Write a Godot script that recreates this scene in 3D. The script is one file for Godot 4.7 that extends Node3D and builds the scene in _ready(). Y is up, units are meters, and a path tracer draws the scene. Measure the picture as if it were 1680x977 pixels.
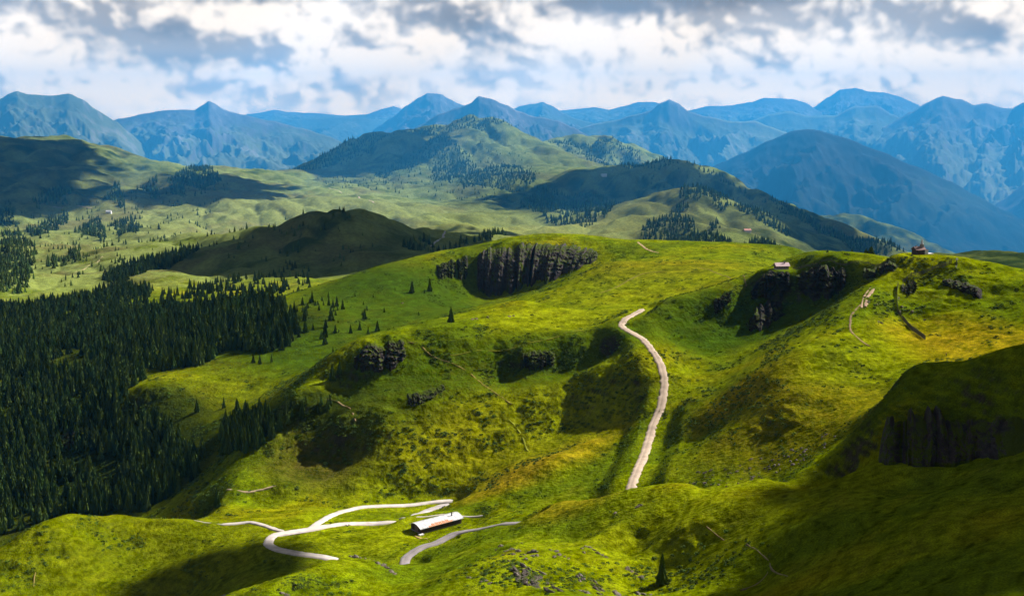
extends Node3D

# ---------------------------------------------------------------- state
const HALF := 0.54            # half width of the finely meshed sector, in radians
const NEAR := 60.0
const FAR := 7600.0
const NA := 900
const NV := 1250
const SUN := Vector3(0.6683, 0.6157, -0.4176)   # towards the sun

var KX := PackedFloat64Array()
var KV := PackedFloat64Array()
var KS := PackedFloat64Array()
var W := PackedFloat64Array()
var HT := PackedFloat32Array()     # height of every vertex of the terrain
var COL := PackedColorArray()
var NRM := PackedVector3Array()
var SA := PackedFloat32Array()
var CA := PackedFloat32Array()
var RR := PackedFloat32Array()
var L0 := log(NEAR)
var L1 := log(FAR)
var used := {}
var n_big := noise(11, 1.0 / 90.0, 4)
var n_mid := noise(12, 1.0 / 26.0, 3)
var n_fine := noise(13, 1.0 / 7.0, 2)
var n_streak := noise(14, 1.0, 3)
var n_tint := noise(15, 1.0 / 120.0, 4)
var n_patch := noise(16, 1.0 / 38.0, 4)
var n_wide := noise(17, 1.0 / 420.0, 5)
var n_gully := ridged(18, 1.0 / 70.0, 3)
var rng := RandomNumberGenerator.new()
var tints := []

func noise(sd: int, freq: float, oct: int) -> FastNoiseLite:
	var n := FastNoiseLite.new()
	n.seed = sd
	n.noise_type = FastNoiseLite.TYPE_SIMPLEX_SMOOTH
	n.frequency = freq
	n.fractal_type = FastNoiseLite.FRACTAL_FBM
	n.fractal_octaves = oct
	return n

func ridged(sd: int, freq: float, oct: int) -> FastNoiseLite:
	var n := noise(sd, freq, oct)
	n.fractal_type = FastNoiseLite.FRACTAL_RIDGED
	return n

# ---------------------------------------------------------------- objects
func numbered(called: String) -> String:
	var k: int = used.get(called, 0)
	used[called] = k + 1
	return called if k == 0 else "%s_%03d" % [called, k]

func tag(o: Node3D, label: String, category: String, group := "") -> Node3D:
	o.set_meta("label", label)
	o.set_meta("category", category)
	if group:
		o.set_meta("group", group)
	return o

func thing(called: String, label: String, category: String, at: Vector3, turn := 0.0, group := "") -> Node3D:
	var o := Node3D.new()
	o.name = numbered(called)
	add_child(o)
	o.position = at
	o.rotation.y = turn
	tag(o, label, category, group)
	return o

func obj(called: String, mesh: Mesh, m: Material, parent: Node3D = null) -> MeshInstance3D:
	var o := MeshInstance3D.new()
	o.mesh = mesh
	o.material_override = m
	if parent:
		o.name = called
		parent.add_child(o, true)
	else:
		o.name = numbered(called)
		add_child(o)
	return o

func struct(called: String, mesh: Mesh, m: Material) -> MeshInstance3D:
	var o := obj(called, mesh, m)
	o.set_meta("kind", "structure")
	return o

func lin(r: float, g: float, b: float) -> Color:
	return Color(r, g, b).linear_to_srgb()

func mat(c: Color, rough := 0.9, metal := 0.0) -> StandardMaterial3D:
	var m := StandardMaterial3D.new()
	m.albedo_color = c
	m.roughness = rough
	m.metallic = metal
	m.metallic_specular = 0.25
	return m

func vmat(rough := 0.95) -> StandardMaterial3D:
	var m := mat(Color.WHITE, rough)
	m.vertex_color_use_as_albedo = true
	m.metallic_specular = 0.12
	return m

func noise_tex(sd: int, size: int, freq: float, oct: int, lo: float, hi: float, warm := 0.0) -> ImageTexture:
	var n := noise(sd, freq, oct)
	var im := n.get_seamless_image(size, size)
	im.convert(Image.FORMAT_L8)
	var d := im.get_data()
	var o := PackedByteArray()
	o.resize(d.size() * 3)
	for i in d.size():
		var v := lo + (hi - lo) * d[i] / 255.0
		o[i * 3] = int(clampf(v * (1.0 + warm), 0, 1) * 255)
		o[i * 3 + 1] = int(clampf(v, 0, 1) * 255)
		o[i * 3 + 2] = int(clampf(v * (1.0 - warm), 0, 1) * 255)
	return ImageTexture.create_from_image(Image.create_from_data(size, size, false, Image.FORMAT_RGB8, o))

func normal_tex(sd: int, size: int, freq: float, oct: int, strength: float) -> ImageTexture:
	var im := noise(sd, freq, oct).get_seamless_image(size, size)
	im.convert(Image.FORMAT_RGBA8)
	im.bump_map_to_normal_map(strength)
	return ImageTexture.create_from_image(im)

# ---------------------------------------------------------------- mesh helpers
func quad(st: SurfaceTool, a: Vector3, b: Vector3, c: Vector3, d: Vector3) -> void:
	st.add_vertex(a); st.add_vertex(b); st.add_vertex(c)
	st.add_vertex(a); st.add_vertex(c); st.add_vertex(d)

func begin(smooth := false) -> SurfaceTool:
	var st := SurfaceTool.new()
	st.begin(Mesh.PRIMITIVE_TRIANGLES)
	st.set_smooth_group(0 if smooth else -1)
	return st

func done(st: SurfaceTool) -> ArrayMesh:
	st.generate_normals()
	return st.commit()

func box(st: SurfaceTool, c: Vector3, s: Vector3, turn := 0.0, lean := Vector3.ZERO) -> void:
	var b := Basis.from_euler(Vector3(lean.x, turn, lean.z))
	var h := s * 0.5
	var p := []
	for k in 8:
		p.append(c + b * Vector3(h.x * (1 if k & 1 else -1), h.y * (1 if k & 2 else -1), h.z * (1 if k & 4 else -1)))
	quad(st, p[0], p[1], p[3], p[2]); quad(st, p[5], p[4], p[6], p[7])
	quad(st, p[4], p[0], p[2], p[6]); quad(st, p[1], p[5], p[7], p[3])
	quad(st, p[2], p[3], p[7], p[6]); quad(st, p[4], p[5], p[1], p[0])

func tube(st: SurfaceTool, a: Vector3, b: Vector3, ra: float, rb: float, n := 6) -> void:
	var d := (b - a).normalized()
	var u := d.cross(Vector3.RIGHT if absf(d.x) < 0.9 else Vector3.UP).normalized()
	var v := d.cross(u)
	for k in n:
		var p := u * cos(TAU * k / n) + v * sin(TAU * k / n)
		var q := u * cos(TAU * (k + 1) / n) + v * sin(TAU * (k + 1) / n)
		quad(st, a + p * ra, a + q * ra, b + q * rb, b + p * rb)
		st.add_vertex(b); st.add_vertex(b + p * rb); st.add_vertex(b + q * rb)

# ---------------------------------------------------------------- the land
func land(_line: String, p: Array) -> void:
	for k in range(0, p.size(), 3):
		var r := Vector2(p[k], p[k + 2]).length()
		KX.append(atan2(p[k], -p[k + 2]))
		KV.append(log(r))
		KS.append(p[k + 1] / r)

func solve_land() -> void:
	var n := KX.size()
	var m := n + 3
	var rows: Array[PackedFloat64Array] = []
	for i in n:
		var row := PackedFloat64Array()
		row.resize(m + 1)
		var x := KX[i]
		var v := KV[i]
		for j in n:
			var a := KX[j] - x
			var b := KV[j] - v
			row[j] = sqrt(a * a + b * b + 0.000144)
		row[i] -= 0.0001
		row[n] = 1.0
		row[n + 1] = x
		row[n + 2] = v
		row[m] = KS[i]
		rows.append(row)
	for e in 3:
		var row := PackedFloat64Array()
		row.resize(m + 1)
		for j in n:
			row[j] = 1.0 if e == 0 else KX[j] if e == 1 else KV[j]
		rows.append(row)
	for k in m:
		var best := k
		for i in range(k + 1, m):
			if absf(rows[i][k]) > absf(rows[best][k]):
				best = i
		var pr := rows[best]
		rows[best] = rows[k]
		rows[k] = pr
		var inv := 1.0 / pr[k]
		for i in range(k + 1, m):
			var ri := rows[i]
			var f := ri[k] * inv
			if f != 0.0:
				for j in range(k + 1, m + 1):
					ri[j] -= f * pr[j]
				rows[i] = ri
	W.resize(m)
	for k in range(m - 1, -1, -1):
		var t := rows[k][m]
		for j in range(k + 1, m):
			t -= rows[k][j] * W[j]
		W[k] = t / rows[k][k]

func raw(az: float, v: float) -> float:
	var n := KX.size()
	var t := W[n] + W[n + 1] * az + W[n + 2] * v
	for j in n:
		var a := KX[j] - az
		var b := KV[j] - v
		t += W[j] * sqrt(a * a + b * b + 0.000144)
	return t

func smooth(a: float, b: float, x: float) -> float:
	var t := clampf((x - a) / (b - a), 0.0, 1.0)
	return t * t * (3.0 - 2.0 * t)

func make_heights() -> void:
	# the smooth land on a coarse grid, enlarged by cubic interpolation, then weathered
	var ca := 261
	var cv := 241
	var data := PackedFloat32Array()
	data.resize(ca * cv)
	for j in cv:
		for i in ca:
			data[j * ca + i] = raw(-HALF + 2.0 * HALF * (i + 0.5) / ca, L0 + (L1 - L0) * (j + 0.5) / cv)
	var im := Image.create_from_data(ca, cv, false, Image.FORMAT_RF, data.to_byte_array())
	im.resize(NA, 1000, Image.INTERPOLATE_CUBIC)
	var even := im.get_data().to_float32_array()
	var s := PackedFloat32Array()
	s.resize(NA * NV)
	HT.resize(NA * NV)
	SA.resize(NA); CA.resize(NA); RR.resize(NV)
	for i in NA:
		var az := -HALF + 2.0 * HALF * (i + 0.5) / NA
		SA[i] = sin(az)
		CA[i] = -cos(az)
	for j in NV:
		RR[j] = radius_of(j)
		var f := clampf((log(RR[j]) - L0) / (L1 - L0) * 1000.0 - 0.5, 0.0, 998.9)
		var q := int(f)
		for i in NA:
			s[j * NA + i] = lerpf(even[q * NA + i], even[q * NA + NA + i], f - q)
	for j in NV:
		var r := RR[j]
		var small := smooth(1700.0, 900.0, r)
		var large := smooth(1100.0, 2400.0, r)
		for i in NA:
			var x := r * SA[i]
			var z := r * CA[i]
			var k := j * NA + i
			var h := s[k] * r
			var up := s[k]
			if j > 4:
				up = (h - s[k - 4 * NA] * RR[j - 4]) / (r - RR[j - 4])
			var steep := smooth(0.08, 0.55, absf(up))
			if large < 1.0:
				var t := (1.0 - large) * (0.3 + 0.8 * steep)
				h += (n_big.get_noise_2d(x, z) * 2.8 - maxf(0.0, n_gully.get_noise_2d(x, z)) * 2.2) * t
				h += n_mid.get_noise_2d(x, z) * 1.5 * t
			if large > 0.0:
				# far off only the coarse forms matter
				var t := large * (0.45 + 0.8 * steep)
				h += (n_big.get_noise_2d(x * 0.22, z * 0.22) * 34.0 - maxf(0.0, n_gully.get_noise_2d(x * 0.2, z * 0.2)) * 42.0) * t
				h += n_mid.get_noise_2d(x * 0.25, z * 0.25) * 9.0 * t
			if small > 0.0:
				h += n_fine.get_noise_2d(x, z) * 0.42 * small * (0.4 + 0.9 * steep)
				h += n_streak.get_noise_3d(x * 0.03, h * 0.42, z * 0.03) * 0.8 * small * steep
			HT[k] = h

func cell(x: float, z: float) -> Vector2:
	return Vector2((atan2(x, -z) + HALF) / (2.0 * HALF) * NA - 0.5, row_of(Vector2(x, z).length()))

func row_of(r: float) -> float:
	# rows lie closest together where the land is seen in detail
	if r < 260.0:
		return log(r / 60.0) / log(260.0 / 60.0) * 30.0
	if r < 1600.0:
		return 30.0 + log(r / 260.0) / log(1600.0 / 260.0) * 900.0
	return 930.0 + log(r / 1600.0) / log(FAR / 1600.0) * 319.0

func radius_of(row: float) -> float:
	if row < 30.0:
		return 60.0 * pow(260.0 / 60.0, row / 30.0)
	if row < 930.0:
		return 260.0 * pow(1600.0 / 260.0, (row - 30.0) / 900.0)
	return 1600.0 * pow(FAR / 1600.0, (row - 930.0) / 319.0)

func ground(x: float, z: float) -> float:
	var c := cell(x, z)
	var i := clampi(int(c.x), 0, NA - 2)
	var j := clampi(int(c.y), 0, NV - 2)
	var u := clampf(c.x - i, 0.0, 1.0)
	var v := clampf(c.y - j, 0.0, 1.0)
	var k := j * NA + i
	return lerpf(lerpf(HT[k], HT[k + 1], u), lerpf(HT[k + NA], HT[k + NA + 1], u), v)

func on_ground(p: Vector2, lift := 0.0) -> Vector3:
	return Vector3(p.x, ground(p.x, p.y) + lift, p.y)

func slope_at(p: Vector2) -> float:
	var e := 4.0
	return Vector2(ground(p.x + e, p.y) - ground(p.x - e, p.y), ground(p.x, p.y + e) - ground(p.x, p.y - e)).length() / (2.0 * e)

func path_points(flat: Array, step: float) -> Array[Vector3]:
	var c := Curve3D.new()
	c.bake_interval = step
	var p: Array[Vector3] = []
	for k in range(0, flat.size(), 2):
		p.append(Vector3(flat[k], 0, flat[k + 1]))
	for k in p.size():
		var t := (p[mini(k + 1, p.size() - 1)] - p[maxi(k - 1, 0)]) / 6.0
		c.add_point(p[k], -t, t)
	var res: Array[Vector3] = []
	for q in c.get_baked_points():
		res.append(Vector3(q.x, ground(q.x, q.z), q.z))
	return res

func level(p: Array[Vector3], reach: int) -> void:
	var y := PackedFloat32Array()
	for k in p.size():
		var t := 0.0
		var n := 0
		for q in range(maxi(0, k - reach), mini(p.size(), k + reach + 1)):
			t += p[q].y
			n += 1
		y.append(t / n)
	for k in p.size():
		p[k].y = y[k]

func carve(p: Array[Vector3], half: float, fade: float, sink: float) -> void:
	# lays the land level under a road or a building, a little below it
	var best := {}
	for q in p:
		var c := cell(q.x, q.z)
		var r := Vector2(q.x, q.z).length()
		var di := int((half + fade) / r / (2.0 * HALF) * NA) + 1
		var dj := int(row_of(r + half + fade) - row_of(r)) + 2
		for j in range(maxi(0, int(c.y) - dj), mini(NV, int(c.y) + dj + 2)):
			for i in range(maxi(0, int(c.x) - di), mini(NA, int(c.x) + di + 2)):
				var d := Vector2(RR[j] * SA[i] - q.x, RR[j] * CA[i] - q.z).length()
				if d < half + fade:
					var k := j * NA + i
					if not best.has(k) or best[k][0] > d:
						best[k] = [d, q.y]
	for k in best:
		var t := 1.0 - smooth(half, half + fade, best[k][0])
		HT[k] = lerpf(HT[k], best[k][1] - sink, t)

func ribbon(p: Array[Vector3], half: float, lift: float, c: Color, rough_edge: float, sd: int, worn := 0.0) -> ArrayMesh:
	var n := noise(sd, 1.0 / 5.0, 3)
	var st := begin(true)
	var rows := []
	for k in p.size():
		var t := p[mini(k + 1, p.size() - 1)] - p[maxi(k - 1, 0)]
		var s := Vector3(-t.z, 0, t.x).normalized()
		var ends := minf(1.0, minf(k, p.size() - 1 - k) / 3.0 + 0.35)
		var wl := (half + n.get_noise_2d(k * 2.0, 3.0) * rough_edge) * ends
		var wr := (half + n.get_noise_2d(k * 2.0, 90.0) * rough_edge) * ends
		var up := Vector3.UP
		var skirt := minf(0.9, half * 0.35)
		rows.append([p[k] - s * (wl + skirt) - up * 0.7, p[k] - s * wl + up * lift, p[k] - s * wl * 0.45 + up * (lift + 0.02), p[k] + up * (lift + 0.04), p[k] + s * wr * 0.45 + up * (lift + 0.02), p[k] + s * wr + up * lift, p[k] + s * (wr + skirt) - up * 0.7])
	for k in rows.size() - 1:
		for q in 6:
			for v in [[k, q], [k, q + 1], [k + 1, q + 1], [k, q], [k + 1, q + 1], [k + 1, q]]:
				var at: Vector3 = rows[v[0]][v[1]]
				var f := 1.0 + n.get_noise_3d(at.x, at.y, at.z) * 0.35
				if v[1] == 3:
					f *= 1.0 - worn
				elif v[1] == 0 or v[1] == 6:
					f *= 0.75
				st.set_color(Color(c.r * f, c.g * f, c.b * f))
				st.add_vertex(at)
	return done(st)

func tint(at: Vector2, rx: float, c: Color, strength: float) -> void:
	tints.append([at, rx, c, strength])

func paint_land() -> void:
	COL.resize(NA * NV)
	NRM.resize(NA * NV)
	var lush := Color(0.208, 0.262, 0.004)
	var green := Color(0.14, 0.20, 0.005)
	var yellow := Color(0.30, 0.29, 0.005)
	var shrub := Color(0.055, 0.085, 0.007)
	var brown := Color(0.10, 0.075, 0.02)
	var rock := Color(0.07, 0.062, 0.06)
	var pasture := Color(0.32, 0.39, 0.14)
	var hazel := Color(0.25, 0.25, 0.11)
	var wood := Color(0.02, 0.036, 0.014)
	for j in NV:
		var r := RR[j]
		var jn := mini(j + 1, NV - 1)
		var jp := maxi(j - 1, 0)
		var far := smooth(1500.0, 2300.0, r)
		for i in NA:
			var k := j * NA + i
			var ia := mini(i + 1, NA - 1)
			var ib := maxi(i - 1, 0)
			var x := r * SA[i]
			var z := r * CA[i]
			var da := Vector3(r * (SA[ia] - SA[ib]), HT[j * NA + ia] - HT[j * NA + ib], r * (CA[ia] - CA[ib]))
			var dv := Vector3((RR[jn] - RR[jp]) * SA[i], HT[jn * NA + i] - HT[jp * NA + i], (RR[jn] - RR[jp]) * CA[i])
			var nn := da.cross(dv).normalized()
			if nn.y < 0.0:
				nn = -nn
			NRM[k] = nn
			var steep := 1.0 - nn.y
			var y := HT[k]
			var a := n_tint.get_noise_2d(x, z)
			var b := n_patch.get_noise_2d(x, z)
			var c := lush
			if far < 1.0:
				var s := n_streak.get_noise_3d(x * 0.035, y * 0.5, z * 0.035)
				var f := n_fine.get_noise_2d(x * 1.7 + 300.0, z * 1.7)
				c = lush.lerp(yellow, smooth(0.05, 0.75, a + b * 0.5))
				c = c.lerp(green, smooth(-0.05, 0.4, -a + b * 0.6 + steep * 1.3))
				c = c.lerp(shrub, smooth(0.10, 0.5, steep * 1.3 - 0.2 + s * 0.42 + b * 0.25 + f * 0.25) * 0.85)
				c = c.lerp(brown, smooth(0.3, 0.65, s * 0.7 - b * 0.7 + steep * 0.4) * 0.3)
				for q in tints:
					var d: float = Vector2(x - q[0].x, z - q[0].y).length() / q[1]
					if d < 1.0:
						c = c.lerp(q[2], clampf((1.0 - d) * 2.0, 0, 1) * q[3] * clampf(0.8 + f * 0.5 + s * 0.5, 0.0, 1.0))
				c = c.lerp(rock, smooth(0.33, 0.48, steep + f * 0.1))
				c = c * clampf(1.0 + f * 0.5 + s * 0.6, 0.35, 1.8)
			if far > 0.0:
				var w := n_wide.get_noise_2d(x, z)
				var s := n_patch.get_noise_2d(x * 0.35, z * 0.35)
				var g := n_tint.get_noise_2d(x * 0.5 + 900.0, z * 0.5)
				var e := pasture.lerp(hazel, smooth(-0.1, 0.4, w + s * 0.5))
				e = e.lerp(green, smooth(0.1, 0.45, s - w * 0.4 + g * 0.4) * 0.7)
				e = e.lerp(wood, smooth(0.12, 0.34, steep * 1.1 + g * 0.45 + s * 0.35 - 0.12) * 0.85)
				e = e.lerp(rock, smooth(0.3, 0.42, steep + s * 0.15) * 0.6)
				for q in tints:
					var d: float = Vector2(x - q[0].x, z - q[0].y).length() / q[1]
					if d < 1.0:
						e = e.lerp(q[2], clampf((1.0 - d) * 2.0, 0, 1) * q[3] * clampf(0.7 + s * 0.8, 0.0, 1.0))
				c = c.lerp(e, far)
			COL[k] = c

func land_mesh() -> ArrayMesh:
	var v := PackedVector3Array()
	v.resize(NA * NV)
	for j in NV:
		for i in NA:
			v[j * NA + i] = Vector3(RR[j] * SA[i], HT[j * NA + i], RR[j] * CA[i])
	var ix := PackedInt32Array()
	ix.resize((NA - 1) * (NV - 1) * 6)
	var t := 0
	for j in NV - 1:
		for i in NA - 1:
			var k := j * NA + i
			ix[t] = k; ix[t + 1] = k + NA; ix[t + 2] = k + NA + 1
			ix[t + 3] = k; ix[t + 4] = k + NA + 1; ix[t + 5] = k + 1
			t += 6
	var arr := []
	arr.resize(Mesh.ARRAY_MAX)
	arr[Mesh.ARRAY_VERTEX] = v
	arr[Mesh.ARRAY_NORMAL] = NRM
	arr[Mesh.ARRAY_COLOR] = COL
	arr[Mesh.ARRAY_INDEX] = ix
	var m := ArrayMesh.new()
	m.add_surface_from_arrays(Mesh.PRIMITIVE_TRIANGLES, arr)
	return m

func outer_land() -> ArrayMesh:
	# the rest of the country: the mountain under the viewer, its other sides, and the valley floor to the horizon
	var rs := [1.5, 6, 15, 30, 60.1, 110, 190, 300, 450, 650, 900, 1300, 1900, 2800, 4200, 6000, 7599, 10000, 14000, 20000, 30000, 44000]
	var st := begin(true)
	var grid := []
	var na := 72
	for r in rs:
		var row := []
		for i in na + 1:
			var az: float = -PI + TAU * i / na
			var x: float = r * sin(az)
			var z: float = -r * cos(az)
			var off := smooth(HALF, HALF + 0.6, absf(az))
			var inside := ground(sin(clampf(az, -HALF, HALF)) * maxf(r, NEAR), -cos(clampf(az, -HALF, HALF)) * maxf(r, NEAR)) if r < 7600.0 else -900.0
			if r < NEAR:
				inside = lerpf(-2.2, inside, r / NEAR)
			var wild: float = -2.2 - 420.0 * (1.0 - exp(-r / 900.0)) - minf(r, 9000.0) * 0.05 + n_wide.get_noise_2d(x, z) * minf(r * 0.12, 160.0)
			row.append(Vector3(x, lerpf(inside, wild, off) if r < 7600.0 else -900.0 + n_wide.get_noise_2d(x * 0.3, z * 0.3) * 60.0, z))
		grid.append(row)
	for j in rs.size() - 1:
		for i in na:
			var az: float = -PI + TAU * (i + 0.5) / na
			if absf(az) < HALF - 0.02 and rs[j] >= 60.0 and rs[j + 1] < 7600.0:
				continue
			st.set_color(Color(0.1, 0.14, 0.012) if rs[j] < 5000 else Color(0.05, 0.075, 0.03))
			quad(st, grid[j][i], grid[j][i + 1], grid[j + 1][i + 1], grid[j + 1][i])
	return done(st)

# ---------------------------------------------------------------- far mountains
func mountain(called: String, ridge: Array, r_foot: float, h_foot: float, sd: int, rough: float, look: Array, shape := 0.9, cols := 320, rows := 90) -> void:
	var az := PackedFloat32Array()
	var hr := PackedFloat32Array()
	var dr := PackedFloat32Array()
	for k in range(0, ridge.size(), 3):
		var r := Vector2(ridge[k], ridge[k + 2]).length()
		az.append(atan2(ridge[k], -ridge[k + 2]))
		hr.append(ridge[k + 1])
		dr.append(r)
	var span := dr[0] - r_foot
	var nz := ridged(sd, 1.0 / (span * 0.28), 5)
	var ribs := ridged(sd + 3, 1.0, 2)
	var jag := noise(sd + 5, 1.0 / 260.0, 4)
	var spot := noise(sd + 7, 1.0 / 700.0, 5)
	var wide := noise(sd + 9, 1.0 / 2600.0, 4)
	var crag := ridged(sd + 11, 1.0 / 420.0, 4)
	var v := PackedVector3Array()
	v.resize(cols * rows)
	for i in cols:
		var a := lerpf(az[0], az[az.size() - 1], i / (cols - 1.0))
		var q := 0
		while q < az.size() - 2 and az[q + 1] < a:
			q += 1
		var u := clampf((a - az[q]) / (az[q + 1] - az[q]), 0, 1)
		var us := lerpf(u, u * u * (3 - 2 * u), 0.35)
		var top := lerpf(hr[q], hr[q + 1], us)
		var r0 := lerpf(dr[q], dr[q + 1], u)
		for j in rows:
			var t := lerpf(-0.35, 1.0, j / (rows - 1.0))      # 0 on the ridge, 1 at the foot on the viewer's side
			var r := r0 - (r0 - r_foot) * t
			var x := r * sin(a)
			var z := -r * cos(a)
			var h := top + (h_foot - top) * pow(absf(t), shape) * (1.0 if t > 0 else 2.2)
			var body := clampf(absf(t) * 5.0, 0, 1) * clampf((1.02 - t) * 3.0, 0, 1)
			var fall := absf(top - h_foot)
			var run := a * r0 / (span * 0.42) + nz.get_noise_2d(x, z) * 0.22
			var spur := ribs.get_noise_2d(run, t * 0.55 + 3.0) * 0.62 + ribs.get_noise_2d(run * 2.7 + 40.0, t * 1.3) * 0.16
			h += (spur - 0.15) * fall * 0.31 * rough * sin(PI * clampf(absf(t) * 1.1 + 0.03, 0, 1)) * body
			h += nz.get_noise_2d(x, z) * fall * 0.07 * rough * body
			h += crag.get_noise_2d(x, z) * fall * 0.045 * rough * (body * 0.9 + 0.1)
			h += jag.get_noise_2d(x, z) * fall * 0.04 * rough * (0.3 + body)
			v[i * rows + j] = Vector3(x, h, z)
	var nrm := PackedVector3Array()
	var col := PackedColorArray()
	nrm.resize(v.size())
	col.resize(v.size())
	var wood: Color = look[0]
	var grass: Color = look[1]
	var stone: Color = look[2]
	var line: float = look[3]          # how far up the woods go, 0 to 1
	var meadows: float = look[4]
	for i in cols:
		for j in rows:
			var k := i * rows + j
			var n := (v[mini(i + 1, cols - 1) * rows + j] - v[maxi(i - 1, 0) * rows + j]).cross(v[i * rows + mini(j + 1, rows - 1)] - v[i * rows + maxi(j - 1, 0)]).normalized()
			if n.y < 0:
				n = -n
			nrm[k] = n
			var p := v[k]
			var high := (p.y - h_foot) / maxf(1.0, hr[0] - h_foot)
			var s := spot.get_noise_2d(p.x, p.z)
			var w := wide.get_noise_2d(p.x, p.z)
			var g := crag.get_noise_2d(p.x * 1.6, p.z * 1.6)
			var c := grass.lerp(wood, smooth(-0.12, 0.1, line - high + s * 0.5 + w * 0.4))
			c = c.lerp(grass * 1.15, smooth(0.0, 0.14, s + g * 0.25 - 0.34 + meadows * 0.3))
			c = c.lerp(stone, smooth(0.5, 0.75, 1.0 - n.y + g * 0.16 + maxf(0.0, high - 0.75) * 0.6))
			c = c.lerp(stone * 2.2, smooth(0.62, 0.8, g + s * 0.5) * 0.45)
			col[k] = c * (1.0 + 0.3 * s)
	var ix := PackedInt32Array()
	for i in cols - 1:
		for j in rows - 1:
			var k := i * rows + j
			ix.append_array([k, k + rows + 1, k + 1, k, k + rows, k + rows + 1])
	var arr := []
	arr.resize(Mesh.ARRAY_MAX)
	arr[Mesh.ARRAY_VERTEX] = v
	arr[Mesh.ARRAY_NORMAL] = nrm
	arr[Mesh.ARRAY_COLOR] = col
	arr[Mesh.ARRAY_INDEX] = ix
	var m := ArrayMesh.new()
	m.add_surface_from_arrays(Mesh.PRIMITIVE_TRIANGLES, arr)
	struct(called, m, far_mat)

var far_mat: StandardMaterial3D
var leaf_mat: StandardMaterial3D
var bark_mat: StandardMaterial3D
var rock_mat: StandardMaterial3D

# ---------------------------------------------------------------- rock
func rock_color(n: FastNoiseLite, p: Vector3, base: Color, moss: float) -> Color:
	var a := n.get_noise_3d(p.x, p.y * 0.6, p.z)
	var b := n.get_noise_3d(p.x * 3.1, p.y * 3.1, p.z * 3.1 + 50.0)
	var c := base * (1.0 + a * 0.7 + b * 0.5)
	return c.lerp(Color(0.09, 0.13, 0.008), smooth(0.1, 0.4, a + b * 0.4 + moss))

func cliff(label: String, top: Array, foot: Array, base: Color, out := 3.0, amp := 3.0, moss := -0.25, gaps := 0.0) -> void:
	var nt := top.size() / 3
	var nf := foot.size() / 3
	var P := func(a: Array, n: int, u: float) -> Vector3:
		var f := u * (n - 1)
		var k := mini(int(f), n - 2)
		return Vector3(a[k * 3], a[k * 3 + 1], a[k * 3 + 2]).lerp(Vector3(a[k * 3 + 3], a[k * 3 + 4], a[k * 3 + 5]), f - k)
	var length := 0.0
	for k in 20:
		length += (P.call(foot, nf, k / 20.0) as Vector3).distance_to(P.call(foot, nf, (k + 1) / 20.0))
	var sd := used.size() * 7 + int(length)
	var fine := clampf(70.0 / length, 1.0, 4.5)      # small outcrops break into smaller blocks
	var cols := clampi(int(length / 0.8), 48, 200)
	var rows := 34
	var n := noise(sd, 0.09, 3)
	var pillar := ridged(sd + 1, 0.11, 3)
	var crack := noise(sd + 2, 0.35, 3)
	var mid: Vector3 = P.call(top, nt, 0.5)
	var grid := []
	for i in cols:
		var u := i / (cols - 1.0)
		var s := u * length * fine
		var T: Vector3 = P.call(top, nt, u)
		var B: Vector3 = P.call(foot, nf, u)
		var fall := B - T
		T += fall * (n.get_noise_2d(s * 1.3, 200.0) * 0.2 + 0.02)
		B += fall * n.get_noise_2d(s * 1.1, 500.0) * 0.2
		T.y = ground(T.x, T.z)
		B.y = ground(B.x, B.z)
		var along: Vector3 = P.call(foot, nf, minf(1, u + 0.05)) - P.call(foot, nf, maxf(0, u - 0.05))
		var o := Vector3(-along.z, 0, along.x).normalized()
		if o.dot(-mid) < 0:
			o = -o
		var edge := minf(1.0, minf(u, 1.0 - u) * 9.0)
		# the face breaks into buttresses with grassy gullies between them
		var proud := smooth(-0.6 + gaps, -0.25 + gaps, n.get_noise_2d(s * 0.55, 900.0)) * edge
		var col := []
		for j in rows:
			var v := j / (rows - 1.0)
			var go := lerpf(v, pow(v, 0.42), 0.75 * proud)
			var down := lerpf(v, pow(v, 1.7), 0.75 * proud)
			var p := Vector3(lerpf(T.x, B.x, go), lerpf(T.y, B.y, down), lerpf(T.z, B.z, go))
			var belly := minf(1.0, sin(PI * clampf(v * 1.03, 0, 1)) * 1.7)
			var b := pillar.get_noise_2d(s * 0.8 + n.get_noise_2d(s, v * 30.0) * 7.0, p.y * 0.45 * fine) * amp * 0.3 + n.get_noise_3d(p.x * 1.3 * fine, p.y * 2.4 * fine, p.z * 1.3 * fine) * amp * 1.3 + crack.get_noise_2d(s, p.y * 1.4 * fine) * amp * 0.5 + n.get_noise_2d(s * 0.6, p.y * 2.6 * fine) * amp * 0.9
			var q := p + o * ((out * 0.3 * belly + b * belly) * proud - (1.0 - proud) * 2.5) + Vector3.UP * (crack.get_noise_2d(s * 1.5, p.y * 2.0) * amp * 0.35 * belly * proud - (1.0 - proud) * 1.2)
			if j == 0:
				q = T - o * 2.5 - Vector3.UP * 1.2
			elif j == rows - 1:
				q = B + o * 0.5 - Vector3.UP * 2.5
			if i == 0 or i == cols - 1:
				q -= Vector3.UP * 2.0 + o * 2.0
			col.append(q - mid)
		grid.append(col)
	var st := begin(false)
	for i in cols - 1:
		for j in rows - 1:
			var ids := [[i, j], [i + 1, j], [i + 1, j + 1], [i, j], [i + 1, j + 1], [i, j + 1]]
			var flat: float = absf(((grid[i + 1][j] - grid[i][j]) as Vector3).cross(grid[i][j + 1] - grid[i][j]).normalized().y)
			for q in ids:
				var p: Vector3 = grid[q[0]][q[1]]
				st.set_color(rock_color(n, p * Vector3(1.1, 0.3, 1.1) * fine, base, moss + smooth(0.6, 0.9, flat) * 0.7 + (0.25 if q[1] > rows - 4 else 0.0)))
				st.add_vertex(p)
	var o := obj("rock_face", done(st), rock_mat)
	o.position = mid
	tag(o, label, "rock face")

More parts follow.
